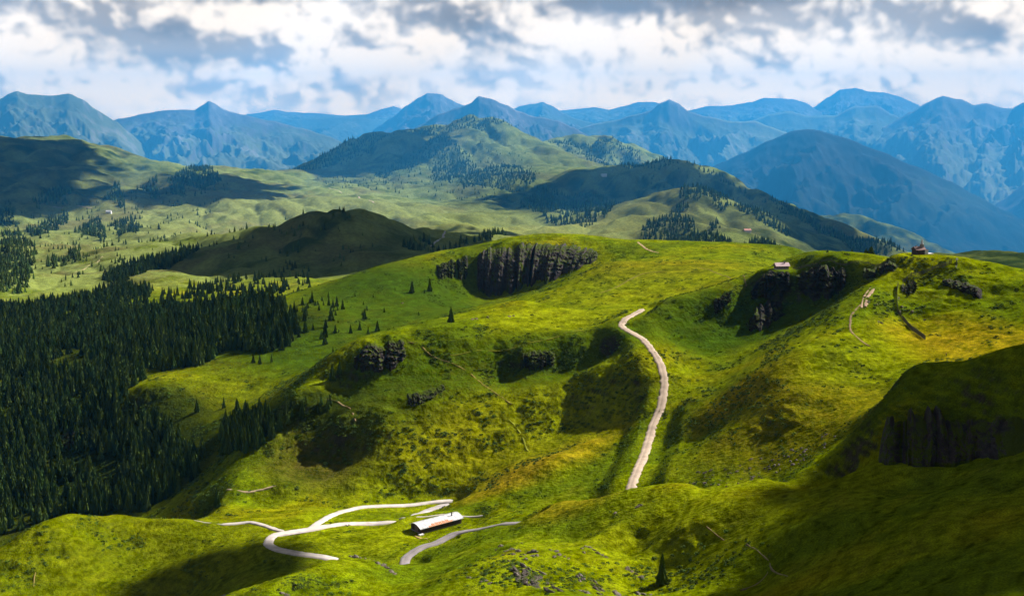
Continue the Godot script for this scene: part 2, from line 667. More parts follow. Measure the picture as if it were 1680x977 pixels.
func boulder_mesh(sd: int, squash: Vector3, base: Color) -> ArrayMesh:
	# a faceted block: a sphere cut by a few planes and roughened
	var r := RandomNumberGenerator.new()
	r.seed = sd
	var planes := []
	for k in 7:
		planes.append([Vector3(r.randf_range(-1, 1), r.randf_range(-0.7, 1), r.randf_range(-1, 1)).normalized(), r.randf_range(0.5, 0.85)])
	var n := noise(sd, 1.6, 3)
	var st := begin(false)
	var nu := 12
	var nv := 8
	var g := []
	for j in nv + 1:
		var row := []
		for i in nu + 1:
			var a := TAU * (i % nu) / nu
			var b := PI * j / nv
			var d := Vector3(sin(b) * cos(a), cos(b), sin(b) * sin(a))
			var l := 1.0
			for p in planes:
				var c: float = d.dot(p[0])
				if c > 0.05:
					l = minf(l, p[1] / c)
			row.append(d * l * (1.0 + n.get_noise_3d(d.x, d.y, d.z) * 0.3) * squash)
		g.append(row)
	for j in nv:
		for i in nu:
			for q in [[j, i], [j, i + 1], [j + 1, i + 1], [j, i], [j + 1, i + 1], [j + 1, i]]:
				var p: Vector3 = g[q[0]][q[1]]
				st.set_color(rock_color(n, p, base, -0.3))
				st.add_vertex(p)
	return done(st)

# ---------------------------------------------------------------- trees
func spruce_crown(sd: int, tiers: int, spokes: int, slim: float) -> ArrayMesh:
	# a spruce one metre tall: ragged whorls of drooping boughs
	var r := RandomNumberGenerator.new()
	r.seed = sd
	var st := begin(false)
	for t in tiers:
		var u := t / float(tiers)
		var y := 0.10 + u * 0.86
		var rad := slim * pow(1.0 - u, 0.85) * r.randf_range(0.82, 1.15) + 0.008
		var drop := rad * r.randf_range(0.35, 0.6)
		var tip := Vector3(r.randf_range(-0.006, 0.006), y + (1.0 - y) * 0.30 + 0.07, r.randf_range(-0.006, 0.006))
		var turn := r.randf() * TAU
		var ring := []
		for k in spokes * 2:
			var a := turn + TAU * k / (spokes * 2) + r.randf_range(-0.12, 0.12)
			var l := rad * (r.randf_range(0.8, 1.2) if k % 2 == 0 else r.randf_range(0.35, 0.6))
			ring.append(Vector3(cos(a) * l, y - drop * (l / rad) + r.randf_range(-0.012, 0.012), sin(a) * l))
		for k in ring.size():
			var a: Vector3 = ring[k]
			var b: Vector3 = ring[(k + 1) % ring.size()]
			var f := r.randf_range(0.7, 1.35)
			st.set_color(Color(f, f, f))
			st.add_vertex(tip); st.add_vertex(a); st.add_vertex(b)
			if k % 2 == 0 and tiers > 7:
				# a hanging twig under the bough
				st.add_vertex(a); st.add_vertex(a * Vector3(0.6, 1, 0.6) + Vector3(0, -0.03, 0)); st.add_vertex(b)
	return done(st)

var crowns: Array[ArrayMesh] = []
var far_crowns: Array[ArrayMesh] = []
var trunk_mesh: ArrayMesh
var leaf_mats: Array[StandardMaterial3D] = []
var own_trees := 0

func spruce(at: Vector2, height: float, label: String, group := "", wide := 1.0) -> void:
	var t := thing("spruce_tree", label, "tree", on_ground(at, -0.2), rng.randf() * TAU, group)
	var k := rng.randi() % crowns.size()
	var c := obj("crown", crowns[k], leaf_mats[rng.randi() % leaf_mats.size()], t)
	c.scale = Vector3(height * wide, height, height * wide)
	var tr := obj("trunk", trunk_mesh, bark_mat, t)
	tr.scale = Vector3(height, height, height)
	own_trees += 1

func inside(p: Vector2, poly: PackedVector2Array) -> bool:
	return Geometry2D.is_point_in_polygon(p, poly)

func polygon(flat: Array) -> PackedVector2Array:
	var p := PackedVector2Array()
	for k in range(0, flat.size(), 2):
		p.append(Vector2(flat[k], flat[k + 1]))
	return p

var spots := []      # [x, z, height] of every tree of the near woods
var far_spots := []

func wood_in(poly: PackedVector2Array, gap: float, lo: float, hi: float, to: Array, holes := 0.0) -> void:
	var box2 := Rect2(poly[0], Vector2.ZERO)
	for p in poly:
		box2 = box2.expand(p)
	var nx := int(box2.size.x / gap) + 1
	var nz := int(box2.size.y / gap) + 1
	for i in nx:
		for j in nz:
			var p := box2.position + Vector2(i + rng.randf(), j + rng.randf()) * gap
			if not inside(p, poly):
				continue
			if holes > 0.0 and n_patch.get_noise_2d(p.x * 0.5, p.y * 0.5) + rng.randf_range(-0.15, 0.15) < -0.35 + holes:
				continue
			to.append([p.x, p.y, lerpf(lo * 0.7, hi, rng.randf() * rng.randf() * 0.8 + 0.3 * rng.randf())])

func many(called: String, meshes: Array[ArrayMesh], m: Material, where: Array, wide: float, shade: float) -> void:
	# trees past the number that can stand singly, as one mass per kind of crown
	for k in meshes.size():
		var buf := PackedFloat32Array()
		var count := 0
		for q in range(k, where.size(), meshes.size()):
			var s: Array = where[q]
			var b := Basis(Vector3.UP, rng.randf() * TAU).scaled(Vector3(s[2] * wide, s[2], s[2] * wide) * Vector3(rng.randf_range(0.85, 1.2), 1, rng.randf_range(0.85, 1.2)))
			var f := rng.randf_range(0.45, 1.7) * shade
			var w := rng.randf_range(-0.12, 0.18)
			buf.append_array([b.x.x, b.y.x, b.z.x, s[0], b.x.y, b.y.y, b.z.y, ground(s[0], s[1]) - 0.3, b.x.z, b.y.z, b.z.z, s[1], f * (1.0 + w), f, f * (1.0 - w * 0.5), 1.0])
			count += 1
		if count == 0:
			continue
		var mm := MultiMesh.new()
		mm.transform_format = MultiMesh.TRANSFORM_3D
		mm.use_colors = true
		mm.instance_count = count
		mm.mesh = meshes[k]
		mm.buffer = buf
		var o := MultiMeshInstance3D.new()
		o.multimesh = mm
		o.material_override = m
		o.name = numbered(called)
		o.set_meta("kind", "stuff")
		add_child(o)

func mound(sd: int) -> ArrayMesh:
	# a low wind-clipped bush built of many small leafy faces
	var r := RandomNumberGenerator.new()
	r.seed = sd
	var st := begin(false)
	for k in 46:
		var a := r.randf() * TAU
		var b := acos(r.randf_range(0.0, 1.0))
		var l := r.randf_range(0.75, 1.1)
		var c := Vector3(sin(b) * cos(a), cos(b) * 0.75, sin(b) * sin(a)) * l
		var s := r.randf_range(0.16, 0.34)
		var u := Vector3(r.randf_range(-1, 1), r.randf_range(-0.6, 0.6), r.randf_range(-1, 1)).normalized() * s
		var w := c.normalized().cross(u).normalized() * s
		var f := r.randf_range(0.6, 1.4)
		st.set_color(Color(f, f, f))
		st.add_vertex(c - u); st.add_vertex(c + w + c * 0.06); st.add_vertex(c + u)
		st.add_vertex(c - u); st.add_vertex(c + u); st.add_vertex(c - w)
	return done(st)

# ---------------------------------------------------------------- figures
func flesh(bones: Array, room: AABB, cell_size: float) -> ArrayMesh:
	# tapered bones joined with a smooth minimum, meshed as surface nets
	var nx := int(room.size.x / cell_size) + 1
	var ny := int(room.size.y / cell_size) + 1
	var nz := int(room.size.z / cell_size) + 1
	var f := PackedFloat32Array()
	f.resize(nx * ny * nz)
	for x in nx:
		for y in ny:
			for z in nz:
				var p := room.position + Vector3(x, y, z) * cell_size
				var t := 0.0
				for b in bones:
					var ab: Vector3 = b[1] - b[0]
					var u := clampf((p - b[0]).dot(ab) / ab.length_squared(), 0, 1)
					t += exp(-((p - (b[0] + ab * u)).length() - lerpf(b[2], b[3], u)) * 45.0)
				f[(x * ny + y) * nz + z] = -log(maxf(t, 1e-30)) / 45.0
	var at := {}
	var st := SurfaceTool.new()
	st.begin(Mesh.PRIMITIVE_TRIANGLES)
	var count := 0
	for x in nx - 1:
		for y in ny - 1:
			for z in nz - 1:
				var sum := Vector3.ZERO
				var n := 0
				for e in [[0, 1], [2, 3], [4, 5], [6, 7], [0, 2], [1, 3], [4, 6], [5, 7], [0, 4], [1, 5], [2, 6], [3, 7]]:
					var a := Vector3i(x + (e[0] >> 2 & 1), y + (e[0] >> 1 & 1), z + (e[0] & 1))
					var b := Vector3i(x + (e[1] >> 2 & 1), y + (e[1] >> 1 & 1), z + (e[1] & 1))
					var fa := f[(a.x * ny + a.y) * nz + a.z]
					var fb := f[(b.x * ny + b.y) * nz + b.z]
					if (fa < 0.0) != (fb < 0.0):
						sum += Vector3(a).lerp(Vector3(b), fa / (fa - fb))
						n += 1
				if n:
					at[Vector3i(x, y, z)] = count
					st.set_smooth_group(0)
					st.add_vertex(room.position + sum / n * cell_size)
					count += 1
	for x in range(1, nx - 1):
		for y in range(1, ny - 1):
			for z in range(1, nz - 1):
				var here := f[(x * ny + y) * nz + z] < 0.0
				for axis in 3:
					var d := Vector3i(axis == 0, axis == 1, axis == 2)
					var q := Vector3i(x, y, z) + d
					if (f[(q.x * ny + q.y) * nz + q.z] < 0.0) == here:
						continue
					var u := Vector3i(axis == 2, axis == 0, axis == 1)
					var v := Vector3i(axis == 1, axis == 2, axis == 0)
					var c := Vector3i(x, y, z)
					var ids := [c, c - u, c - u - v, c - v]
					if not ids.all(func(k): return at.has(k)):
						continue
					var order := [0, 1, 2, 0, 2, 3] if here else [0, 2, 1, 0, 3, 2]
					for k in order:
						st.add_index(at[ids[k]])
	st.generate_normals()
	return st.commit()

# ---------------------------------------------------------------- sky
var s_low := noise(71, 1.0, 5)
var s_puff := noise(72, 1.0, 5)
var s_bil := noise(73, 1.0, 4)
const BLOBS := [
	# azimuth, elevation (both in degrees), width, height, how much brighter or darker
	[-24.5, 5.9, 2.6, 0.7, -0.55], [-12.3, 6.1, 3.6, 0.5, -0.5], [6.4, 5.8, 4.6, 0.62, -0.62], [12.5, 6.2, 4.0, 0.5, -0.5], [19.5, 6.4, 2.5, 0.5, -0.35],
	[-16.2, 4.3, 1.9, 0.5, -0.3], [-0.4, 4.1, 2.3, 0.85, -0.32], [-3.5, 4.9, 3.0, 0.6, -0.16], [22.0, 3.7, 1.9, 0.75, -0.22], [-21.5, 3.6, 1.8, 0.4, -0.12], [-17.0, 2.6, 5.0, 0.25, -0.1],
	[10.3, 4.2, 2.6, 0.8, 0.16], [15.0, 3.2, 2.2, 0.7, 0.13], [19.3, 2.6, 1.6, 0.6, 0.13], [23.6, 3.0, 1.6, 0.7, 0.16], [22.7, 5.2, 1.6, 0.5, 0.14], [3.2, 4.3, 1.4, 0.6, 0.12],
	[-20.5, 2.9, 2.0, 0.55, 0.08], [-6.5, 3.0, 2.6, 0.35, 0.07], [-8.0, 5.0, 1.6, 0.6, 0.1], [-12.5, 4.5, 1.2, 0.6, 0.08],
]

func thick(az: float, el: float) -> float:
	# how thick the cloud is along that line of sight: heaps that swell upwards
	var warp := s_low.get_noise_2d(az * 0.13 + 70.0, el * 0.22)
	var x := az + warp * 0.7
	var y := el * 1.5 + warp * 0.4
	return s_low.get_noise_2d(x * 0.075, y * 0.10) * 1.25 + (absf(s_bil.get_noise_2d(x * 0.30, y * 0.25)) * 1.5 - 0.34) * 0.55 + s_puff.get_noise_2d(x * 0.8, y * 0.58) * 0.22

func sky_at(az: float, el: float) -> Color:
	# az and el in degrees
	var d := thick(az, el)
	var lit := (d - thick(az + 0.3, el + 0.3)) * 0.5 + (d - thick(az + 0.9, el + 1.0)) * 0.36      # the sides turned to the sun
	var cover := smooth(-0.25, 0.25, d)
	var l := lerpf(0.64, 0.85, cover) + clampf(lit, -0.22, 0.26) - 0.10 * smooth(0.3, 0.9, d)
	for b in BLOBS:
		var dx: float = (az + d * 1.6 - b[0]) / b[2]
		var dy: float = (el + d * 0.5 - b[1]) / b[3]
		var q := dx * dx + dy * dy
		if q < 6.0:
			l += b[4] * exp(-q) * (1.0 + 0.6 * d)
	# higher up and all round lies the dark underside of the same bank
	l = lerpf(l, 0.24 + d * 0.2, smooth(6.0, 14.0, el))
	l = lerpf(l, 0.84 + lit * 0.5, smooth(2.2, 0.3, el) * 0.6)
	l = clampf(l, 0.1, 1.0)
	var c := Color(0.49, 0.50, 0.56).lerp(Color(1.0, 0.985, 0.98), smooth(0.25, 0.95, l))
	var e := lerpf(0.42, 1.0, smooth(0.1, 0.95, l))
	c = Color(c.r * e, c.g * e, c.b * e)
	# warm gain towards the horizon, offsetting the blue haze, strongest on the sun side
	var h := exp(-maxf(el, 0.0) / 2.8) * smooth(150.0, 50.0, absf(wrapf(az - 25.0, -180.0, 180.0)))
	return Color(c.r * (0.40 + 1.14 * h), c.g * (0.40 + 0.58 * h), c.b * (0.40 - 0.08 * h))

func sky_image() -> ImageTexture:
	var w := 512
	var h := 256
	var im := Image.create_empty(w, h, false, Image.FORMAT_RGBF)
	for y in h:
		var el := 90.0 - (y + 0.5) / h * 180.0
		for x in w:
			im.set_pixel(x, y, sky_at(wrapf((x + 0.5) / w * 360.0, -180.0, 180.0), el) if el > -3.0 else Color(0.35, 0.38, 0.3))
	var big := 4096
	im.resize(big, big / 2, Image.INTERPOLATE_CUBIC)
	for y in range(int((90.0 - 12.0) / 180.0 * big / 2), int(90.5 / 180.0 * big / 2)):
		var el := 90.0 - (y + 0.5) / (big / 2.0) * 180.0
		for q in range(-int(36.0 / 360.0 * big), int(36.0 / 360.0 * big)):
			im.set_pixel(posmod(q, big), y, sky_at((q + 0.5) / big * 360.0, el))
	return ImageTexture.create_from_image(im)

# ---------------------------------------------------------------- clouds overhead that shade the land
func cloud(shaded: Array, height: float, squash := 0.3) -> void:
	# shaded: x, y, z and radius of the patches of land that lie in its shadow
	var r := RandomNumberGenerator.new()
	r.seed = 400 + used.get("cloud", 0) * 31
	var buf := PackedFloat32Array()
	var count := 0
	for k in range(0, shaded.size(), 4):
		var g := Vector3(shaded[k], shaded[k + 1], shaded[k + 2])
		var big: float = shaded[k + 3]
		var c := g + SUN * ((height - g.y) / SUN.y)
		for q in 120:
			var a := r.randf() * TAU
			var edge := q >= 60
			var d := sqrt(r.randf()) * big * 0.72 if not edge else big * r.randf_range(0.75, 1.12)
			var s := big * (r.randf_range(0.2, 0.36) if not edge else r.randf_range(0.04, 0.12))
			var p := c + Vector3(cos(a) * d, r.randf_range(-0.05, 0.12) * big, sin(a) * d)
			buf.append_array([s, 0, 0, p.x, 0, s * squash, 0, p.y, 0, 0, s, p.z])
			count += 1
	var ball := SphereMesh.new()
	ball.radius = 1.0
	ball.height = 2.0
	ball.radial_segments = 12
	ball.rings = 7
	var mm := MultiMesh.new()
	mm.transform_format = MultiMesh.TRANSFORM_3D
	mm.instance_count = count
	mm.mesh = ball
	mm.buffer = buf
	var o := MultiMeshInstance3D.new()
	o.multimesh = mm
	o.material_override = mat(lin(0.75, 0.76, 0.8), 1.0)
	o.name = numbered("cloud")
	o.set_meta("kind", "structure")
	add_child(o)

# ================================================================ the scene
func _ready() -> void:
	rng.seed = 2024
	# camera
	var cam := Camera3D.new()
	cam.name = "camera"
	cam.fov = 29.03
	cam.near = 0.5
	cam.far = 60000.0
	cam.rotation.x = -deg_to_rad(8.6925)
	add_child(cam)
	cam.current = true
	# sky, air, exposure
	var env := Environment.new()
	env.background_mode = Environment.BG_SKY
	var sky := Sky.new()
	var pano := PanoramaSkyMaterial.new()
	pano.panorama = sky_image()
	sky.sky_material = pano
	env.sky = sky
	env.background_energy_multiplier = 1.0
	env.tonemap_mode = Environment.TONE_MAPPER_LINEAR
	env.tonemap_exposure = 2.8
	env.sdfgi_enabled = true
	env.ssao_enabled = true
	env.ssil_enabled = true
	env.fog_enabled = true
	env.fog_density = 0.000009
	env.fog_light_color = lin(0.045, 0.42, 0.95)
	env.volumetric_fog_enabled = true
	env.volumetric_fog_density = 0.0
	var we := WorldEnvironment.new()
	we.name = "air"
	we.environment = env
	add_child(we)
	# sun, high in front on the right
	var sun := DirectionalLight3D.new()
	sun.name = "sun"
	sun.light_energy = 1.6
	sun.light_color = Color(1.0, 0.98, 0.95)
	sun.light_angular_distance = 0.6
	sun.shadow_enabled = true
	sun.look_at_from_position(SUN * 100.0, Vector3.ZERO)
	add_child(sun)

	# ------------------------------------------------ the shape of the land, by its ridges, hollows and edges (x, y, z)
	land("near_slope", [-271, -212.4, -490.1, -236, -215.8, -503.4, -197, -219.2, -511.4, -153, -217.6, -507.4, -110.9, -193.6, -451.6, -74.9, -167.7, -395, -48.1, -168.1, -392.1, -16.3, -156.3, -364.6, 2, -150.9, -352, 23.3, -148.9, -347.2, 50.3, -157.2, -366.6, 65, -138.7, -323.5, 74.6, -124.6, -290.6, 81.2, -111.3, -259.6, 89.9, -97.3, -226.8, 95.1, -87, -202.8, 100.7, -76.6, -178.6, 109.1, -109.4, -298.7, 125.6, -99, -270.2, 88.8, -127.8, -348.9, 58.7, -149.4, -407.8, 37.9, -156.9, -428.3, 14.6, -166.2, -439.8, -20.8, -180.2, -469.5, 79.8, -138.1, -402.2, 109.7, -122, -355.4, 127.2, -108.3, -320.7, 53.2, -158.1, -388.4, 71, -140.3, -355, 75, -139, -336.7])
	land("near_crest", [8.6, -181.5, -519.9, 24.9, -169.3, -501.4, 49.9, -155.7, -477.4, 71.2, -148.2, -462.6, 98.4, -138.8, -437.1, 126.3, -127.5, -411, 142.3, -120.4, -393, 166.3, -106, -361.6, 186.2, -97.5, -337])
	land("rock_knoll", [-13.2, -157.2, -394.8, -1.1, -157.9, -412, 13.8, -157.7, -414.8, 26.9, -156, -404.1, 37.2, -156.9, -393.2, 46.8, -157.8, -382.1])
	land("behind_knoll", [-24.4, -173.7, -439.3, -10, -170.8, -449.9, 5, -169.5, -452, 26.8, -165.5, -439.2, 46.3, -161.4, -417.4])
	land("left_knoll", [-88.2, -166.9, -385, -83.4, -166.1, -399.4, -78, -166.8, -412.7, -66.8, -168.9, -429.8, -55.8, -172.3, -436.5, -45.2, -174.1, -427.6, -35, -174, -418.5])
	land("basin", [-118.8, -201, -531.9, -110.4, -203, -554.1, -88.7, -206, -573.2, -78.5, -211.8, -619, -52.1, -213.8, -630.9, -29.6, -210.6, -632.4, -47.1, -203.2, -568.1, -38.6, -202.1, -558.7, -79.1, -200.6, -508.9, -150.8, -208.4, -580.7, -122.3, -206.1, -567, -69.4, -206.5, -570.8, 5.9, -186.6, -532, -23.2, -192.2, -524.5, -39.1, -190.9, -503.5, -47, -193.7, -482.7, -63, -198.1, -516.2, -101.9, -197.2, -509.9, -129.9, -204.3, -532.4, -148.6, -208.8, -524.3, -180, -217.2, -549.3, -217.6, -212.2, -529, -243.1, -211.7, -520, -150.7, -209.7, -554.9, -200.9, -211, -567.1, -107.1, -210, -606.6])
	land("left_crest", [-282.6, -214.5, -512.2, -265.7, -211.6, -531.3, -254.7, -208.9, -546.8, -237.6, -199.3, -551, -230.2, -200.1, -571.4, -205.2, -203.8, -580.8, -177.9, -207.8, -585.6, -164.4, -212.3, -595.3, -150.3, -213.4, -619.5, -128.5, -214.9, -630, -104, -213.8, -629])
	land("track_hollow", [-166.5, -211.1, -643.8, -148.5, -210.7, -642.6, -131.5, -210.1, -646.3, -167, -215.9, -625.5, -146.8, -214.9, -634.5])
	land("hill", [-22.8, -205.7, -639.6, -43.3, -199.5, -657.6, -64.4, -201.5, -651.8, -28.8, -199.5, -657.4, -52.5, -210.3, -635.8, -70.5, -209.1, -641.1, -18.4, -192.4, -671.7, -51.4, -192.2, -671, -80.4, -196.8, -667.2, -106.2, -183.7, -695.9, -76.1, -176.7, -698.9, -46, -174.4, -705.5, -92.2, -174.8, -707, -125.8, -208.5, -674.4, -85.2, -205.3, -646.4, -49.7, -205.2, -646.1, -123.6, -190.9, -708.3, -82.1, -184.4, -684.1, -33.6, -186.4, -684.2, 3.7, -184.4, -684, 41.1, -177.4, -686.8, -104.5, -199.2, -682, -58.3, -194.4, -665.5, -14.5, -197.1, -661.8, 11.6, -168.3, -712.9, 45.9, -158.9, -706.5, -23.4, -169.4, -717.6, -54.6, -169.5, -717.9, -77.3, -172, -711.8, -103.2, -176.6, -730.7])
	land("road", [58.1, -175.2, -541.9, 69, -174.5, -586, 78.7, -169.1, -627.1, 86.3, -160.3, -648.3, 90.9, -151, -671, 91, -145, -686.5, 88.6, -141, -704.5, 81.7, -136, -740.3, 74.4, -134, -768.7, 85.9, -134.2, -799.4])
	land("hump", [119.1, -124.9, -793.1, 226.3, -107.5, -922.7, 248.1, -102, -922.2, 268, -103.1, -906.2])
	land("behind_rib", [3.4, -192.3, -629, 28.2, -186.8, -644.4])
	land("rib", [-23.6, -203.7, -611.5, -3.4, -194.1, -611, 20.2, -183.3, -615.7, 41.5, -179.5, -632.6, 60.2, -176.1, -649.2])
	land("gully", [6.3, -194.4, -568, 35.7, -186.7, -590.9, 56.9, -180.4, -611.8, 68, -172.4, -639.4])
	land("hill_left", [-153.8, -191.1, -723.8, -172.6, -202.8, -701.1, -141.6, -175, -724.3, -118.7, -178, -728.4, -96.6, -183.6, -695.3, -200.9, -225.8, -717.4, -209.2, -211.5, -875.3])
	land("small_cliff_top", [-108.6, -154, -759, -99.1, -147.8, -765.9, -83.5, -145.7, -774.7, -70.3, -147.2, -776])
	land("small_cliff_foot", [-109.6, -165.3, -749.4, -97.1, -162.4, -747.8, -77, -161.9, -749.1, -61.4, -157.8, -757.1])
	land("plateau_edge", [-50.8, -141.3, -785.8, -17.7, -139.7, -824.6, 9.7, -139.4, -900.9])
	land("lip", [66, -139.6, -766.7, 36.9, -148.4, -760.4, 4.1, -153.7, -757.4, -28.6, -155.6, -756.9, -53.7, -151, -764.9])
	land("bench", [-40.4, -160.5, -746.4, -4, -166.9, -747.5, 32.5, -161.7, -750.1, 64.7, -152.8, -749.1])
	land("left_slope", [-292.3, -208.4, -882.9, -240.5, -214.4, -867.3, -223.5, -200.8, -938.8, -283.2, -207.4, -969.5, -212, -193.4, -1008, -195.9, -182.3, -1072.2, -153.7, -197.5, -947.6, -136, -183.3, -1152, -123.5, -191.5, -1042.7, -76.1, -188.2, -1182.6, -38.6, -194.1, -1199.4, -144.3, -168.6, -1226.5, -95.1, -167.9, -1271.4])
	land("left_ridge", [-283.6, -200.3, -1258.4, -244.3, -187.8, -1266.7, -192.5, -173.3, -1285.7, -140.1, -159.2, -1312.5, -86.1, -149.7, -1347.2, -29.5, -145, -1384.7, 30, -137.8, -1409.7, 91.1, -141, -1427.1, 156.8, -142.4, -1403.3, 237.5, -153, -1438.9, 311.3, -162.1, -1424.8, 356.8, -156.2, -1366.2])
	land("forest_ground", [-384.3, -215.7, -1210.5, -323.2, -202.1, -1228.2, -445, -220, -1114.4, -475.9, -226.8, -1046.9, -440, -233, -964.4, -404.6, -247.6, -881.6, -364.9, -257.6, -789.8, -334.5, -250.3, -824.7, -299.9, -231.6, -859.2, -255.4, -239.6, -789.7, -219.1, -236.6, -738.2, -273.4, -253.8, -751.8, -520.7, -228.7, -969, -430.4, -257.8, -790.4, -380.6, -231.3, -946.3])
	land("cliff_top", [-49.8, -149, -1334.1, -21.4, -142.4, -1339.8, 14.3, -137.2, -1344.9, 64.3, -135.6, -1343.5, 102.8, -144.3, -1331])
	land("cliff_foot", [-34.1, -189, -1274.5, 6.8, -185.2, -1272, 54.9, -168.2, -1283.8, 100.6, -153.6, -1301.1])
	land("cliff_below", [-13.3, -197.3, -1239.9, 39.8, -183.5, -1237.4])
	land("plateau", [96.7, -137.4, -1132.9, 85.2, -147.4, -993.9, 29.7, -151.7, -921.9, 146.2, -138.9, -1051.8, 174.7, -134.3, -905.7, 123, -140.3, -881.7, 203.8, -144.3, -1232.9, 247.6, -138.5, -1131.8, 47.8, -146, -806.8, 136.3, -140.9, -1161.3])
	land("knoll_rock_top", [146.1, -121.5, -801.8, 173.8, -115.5, -811.6, 194, -105.3, -807, 212.2, -95.4, -779.6, 229.6, -94, -768.4, 245.1, -91.4, -753.1, 253.7, -90.9, -742.9])
	land("knoll_rock_foot", [167, -127.8, -797.7, 193.2, -125.4, -782.5, 217.9, -111.7, -753.1, 234.5, -97.4, -731.3])
	land("knoll_behind", [230.7, -106.9, -900.9, 254.5, -97.1, -852.8, 259, -94.7, -809.6, 205.4, -120.8, -937.8, 161.2, -126.5, -885.5, 117.3, -128.5, -841.9])
	land("knoll_spur", [236.5, -92.7, -713.9, 219.2, -97.7, -694.2, 205.6, -105.1, -660.7, 189.1, -113.5, -627.1, 161.5, -117.9, -611, 140.8, -127.2, -591.5, 125.5, -140, -592.9, 109.6, -152.9, -591.9, 96.1, -165.3, -586.2])
	land("spur_left", [149.9, -140, -773.6, 113.2, -144.6, -749.5, 128.1, -148.9, -696.3, 103.9, -155.8, -659.9, 131.4, -130.7, -789.1, 174.4, -131.3, -772.6, 178.4, -130.3, -720.2, 101.5, -148.6, -694.6, 147.8, -138.8, -684.2, 195.2, -123.5, -726.2])
	land("spur_right", [137.2, -132.7, -549.1, 171.9, -127.4, -566.5, 210.7, -117.2, -610.7, 223.6, -118.7, -580.4, 238.9, -113.7, -563.5, 194, -123.5, -542.3, 142, -137.7, -510.6, 117.1, -152.5, -522, 96.6, -160.1, -518.1, 115.6, -144.1, -457.6, 131.5, -131.2, -428.3, 148.4, -126.5, -469.1])
	land("dark_hill", [190.3, -87.9, -440.7, 184.1, -94.6, -454.1, 175.2, -97.5, -462.9, 165.9, -102.5, -471.7, 153.1, -107.4, -454.9, 145.1, -115.2, -436.5, 165.2, -113.4, -420.7, 158.5, -120.8, -401.9, 196.8, -85.6, -429, 188.6, -98.7, -408.6, 175, -108.9, -376.3, 215.5, -80.1, -395])
	land("summit", [260.6, -82.3, -729.9, 246.8, -85.2, -734.7, 270.5, -83.6, -714.5, 275.9, -84.6, -703.6, 281.2, -89.6, -692.6, 289.6, -91.3, -677.2, 298.2, -94.3, -655.3, 332.6, -97.7, -613.7, 254.6, -90.1, -711.6, 262.4, -93.1, -691.1, 276.1, -99.3, -664.9])
	land("knoll_face", [235.7, -101.9, -687.3, 252.4, -105.4, -662.5, 269.8, -105.4, -619.8, 230.8, -114.1, -650, 272.1, -107.6, -594.7])
	land("far_green_hill", [759.4, -237.2, -2064.8, 825.7, -227.7, -2039.2, 907.8, -227, -2004, 1043, -224.6, -1937, 650.1, -196.8, -1521.2])
	land("dark_hill_mid", [-631, -259.9, -2190.9, -535.3, -222.5, -2288.2, -466, -193, -2374.7, -397, -178.5, -2417.6, -346.8, -175.2, -2425.3, -283.8, -191.3, -2433.5, -203.4, -232.5, -2391.4, -149.9, -259.3, -2345.2])
	land("dark_hill_mid_foot", [-557.3, -264.6, -2045.4, -430.3, -255.2, -2014.6, -290, -251.8, -1938.4, -201.7, -239.2, -1989.8, -354.7, -227.9, -2221.9, -429, -229.2, -2178.2, -259.3, -227.2, -2214.9])
	land("meadow", [-407.2, -239.7, -1729.9, -309.1, -231.9, -1700.1, -560.2, -258.4, -1940.8, -696.6, -268.5, -2212.9, -733.7, -268.1, -1989, -748.1, -257.4, -1768.3, -630.4, -241.1, -1395.7, -720.3, -244.5, -1351.5, -498.6, -233.9, -1577.4, -565.6, -234.2, -1423.2])
	land("left_valley", [-1062.8, -283.9, -2698.2, -838.3, -266.9, -2671.6, -1278.2, -256.1, -3258.2, -1014.2, -237.9, -3245.2, -782.5, -228.5, -3360.1, -1063.8, -193.1, -4114.7, -759.8, -220.9, -4232.3, -472.2, -233.4, -3720.2, -215.2, -273.5, -2892, -143.2, -270.6, -2996.6, -30.3, -277.1, -2849.8, 103.5, -293.3, -3248.4, 175, -276.8, -2994.9, -1103.6, -285.7, -2464.2, -1352, -270, -2565.6, -352.9, -244.2, -3331.4, -732.5, -255.5, -2702.5])
	land("left_hill_ridge", [-2121.1, -52.9, -4081.8, -1855.2, -43.7, -4209.3, -1742.1, -39.7, -4257.4, -1625.9, -49.1, -4303.1, -1486.9, -90.5, -4353, -1364.3, -137.1, -4393, -1272.1, -158.3, -4472.6, -1106.8, -186.5, -4773.4, -995.6, -215.5, -5103.8])
	land("left_hill_front", [-1418.4, -170.5, -3632.9, -1540.7, -181.3, -3473.6, -1264.6, -195.3, -3742.1, -1523.8, -112, -3913.8, -1760.4, -175.8, -3367.6])
	land("mid_mountain", [-941.4, -174.8, -5418.8, -800.4, -101.7, -5441.4, -686.8, -39.6, -5456.9, -573.8, -45.4, -5470, -431.1, -22.7, -5483.1, -319.4, -8.6, -5540.8, -219.7, 31.8, -5595.7, -117.2, 26.1, -5598.8, 0, -11.6, -5600, 117.5, -69.7, -5598.8, 255.3, -134.6, -5394, 428.4, -190.6, -5082])
	land("mid_front", [-309.1, -178.3, -4890.2, -94.9, -211.2, -4499, -463.8, -217.2, -4626.8, -288.2, -264.5, -3889.3, -627.1, -180.8, -4960.5, 20.4, -261.9, -3849.9, 125.4, -268.5, -3948, 26.3, -156.1, -4999.9, -686.9, -218.2, -4649.5, 253.4, -250.4, -3992, -160.7, -105.9, -5097.5])
	land("forest_saddle", [264.3, -84.9, -6294.5, 395.9, -71.8, -6287.5, 527.3, -84.7, -6277.9, 691.1, -133.4, -6262, 886.7, -207.8, -6237.3])
	land("second_hill", [512.4, -168.1, -4420.4, 590.9, -129.8, -4158.2, 676.5, -135.9, -4145.2, 764.8, -178.5, -4028, 867.1, -236.7, -3904.9, 955.4, -289.1, -3677.9, 1027.2, -335.5, -3450.3, 1129.5, -368.1, -3312.7])
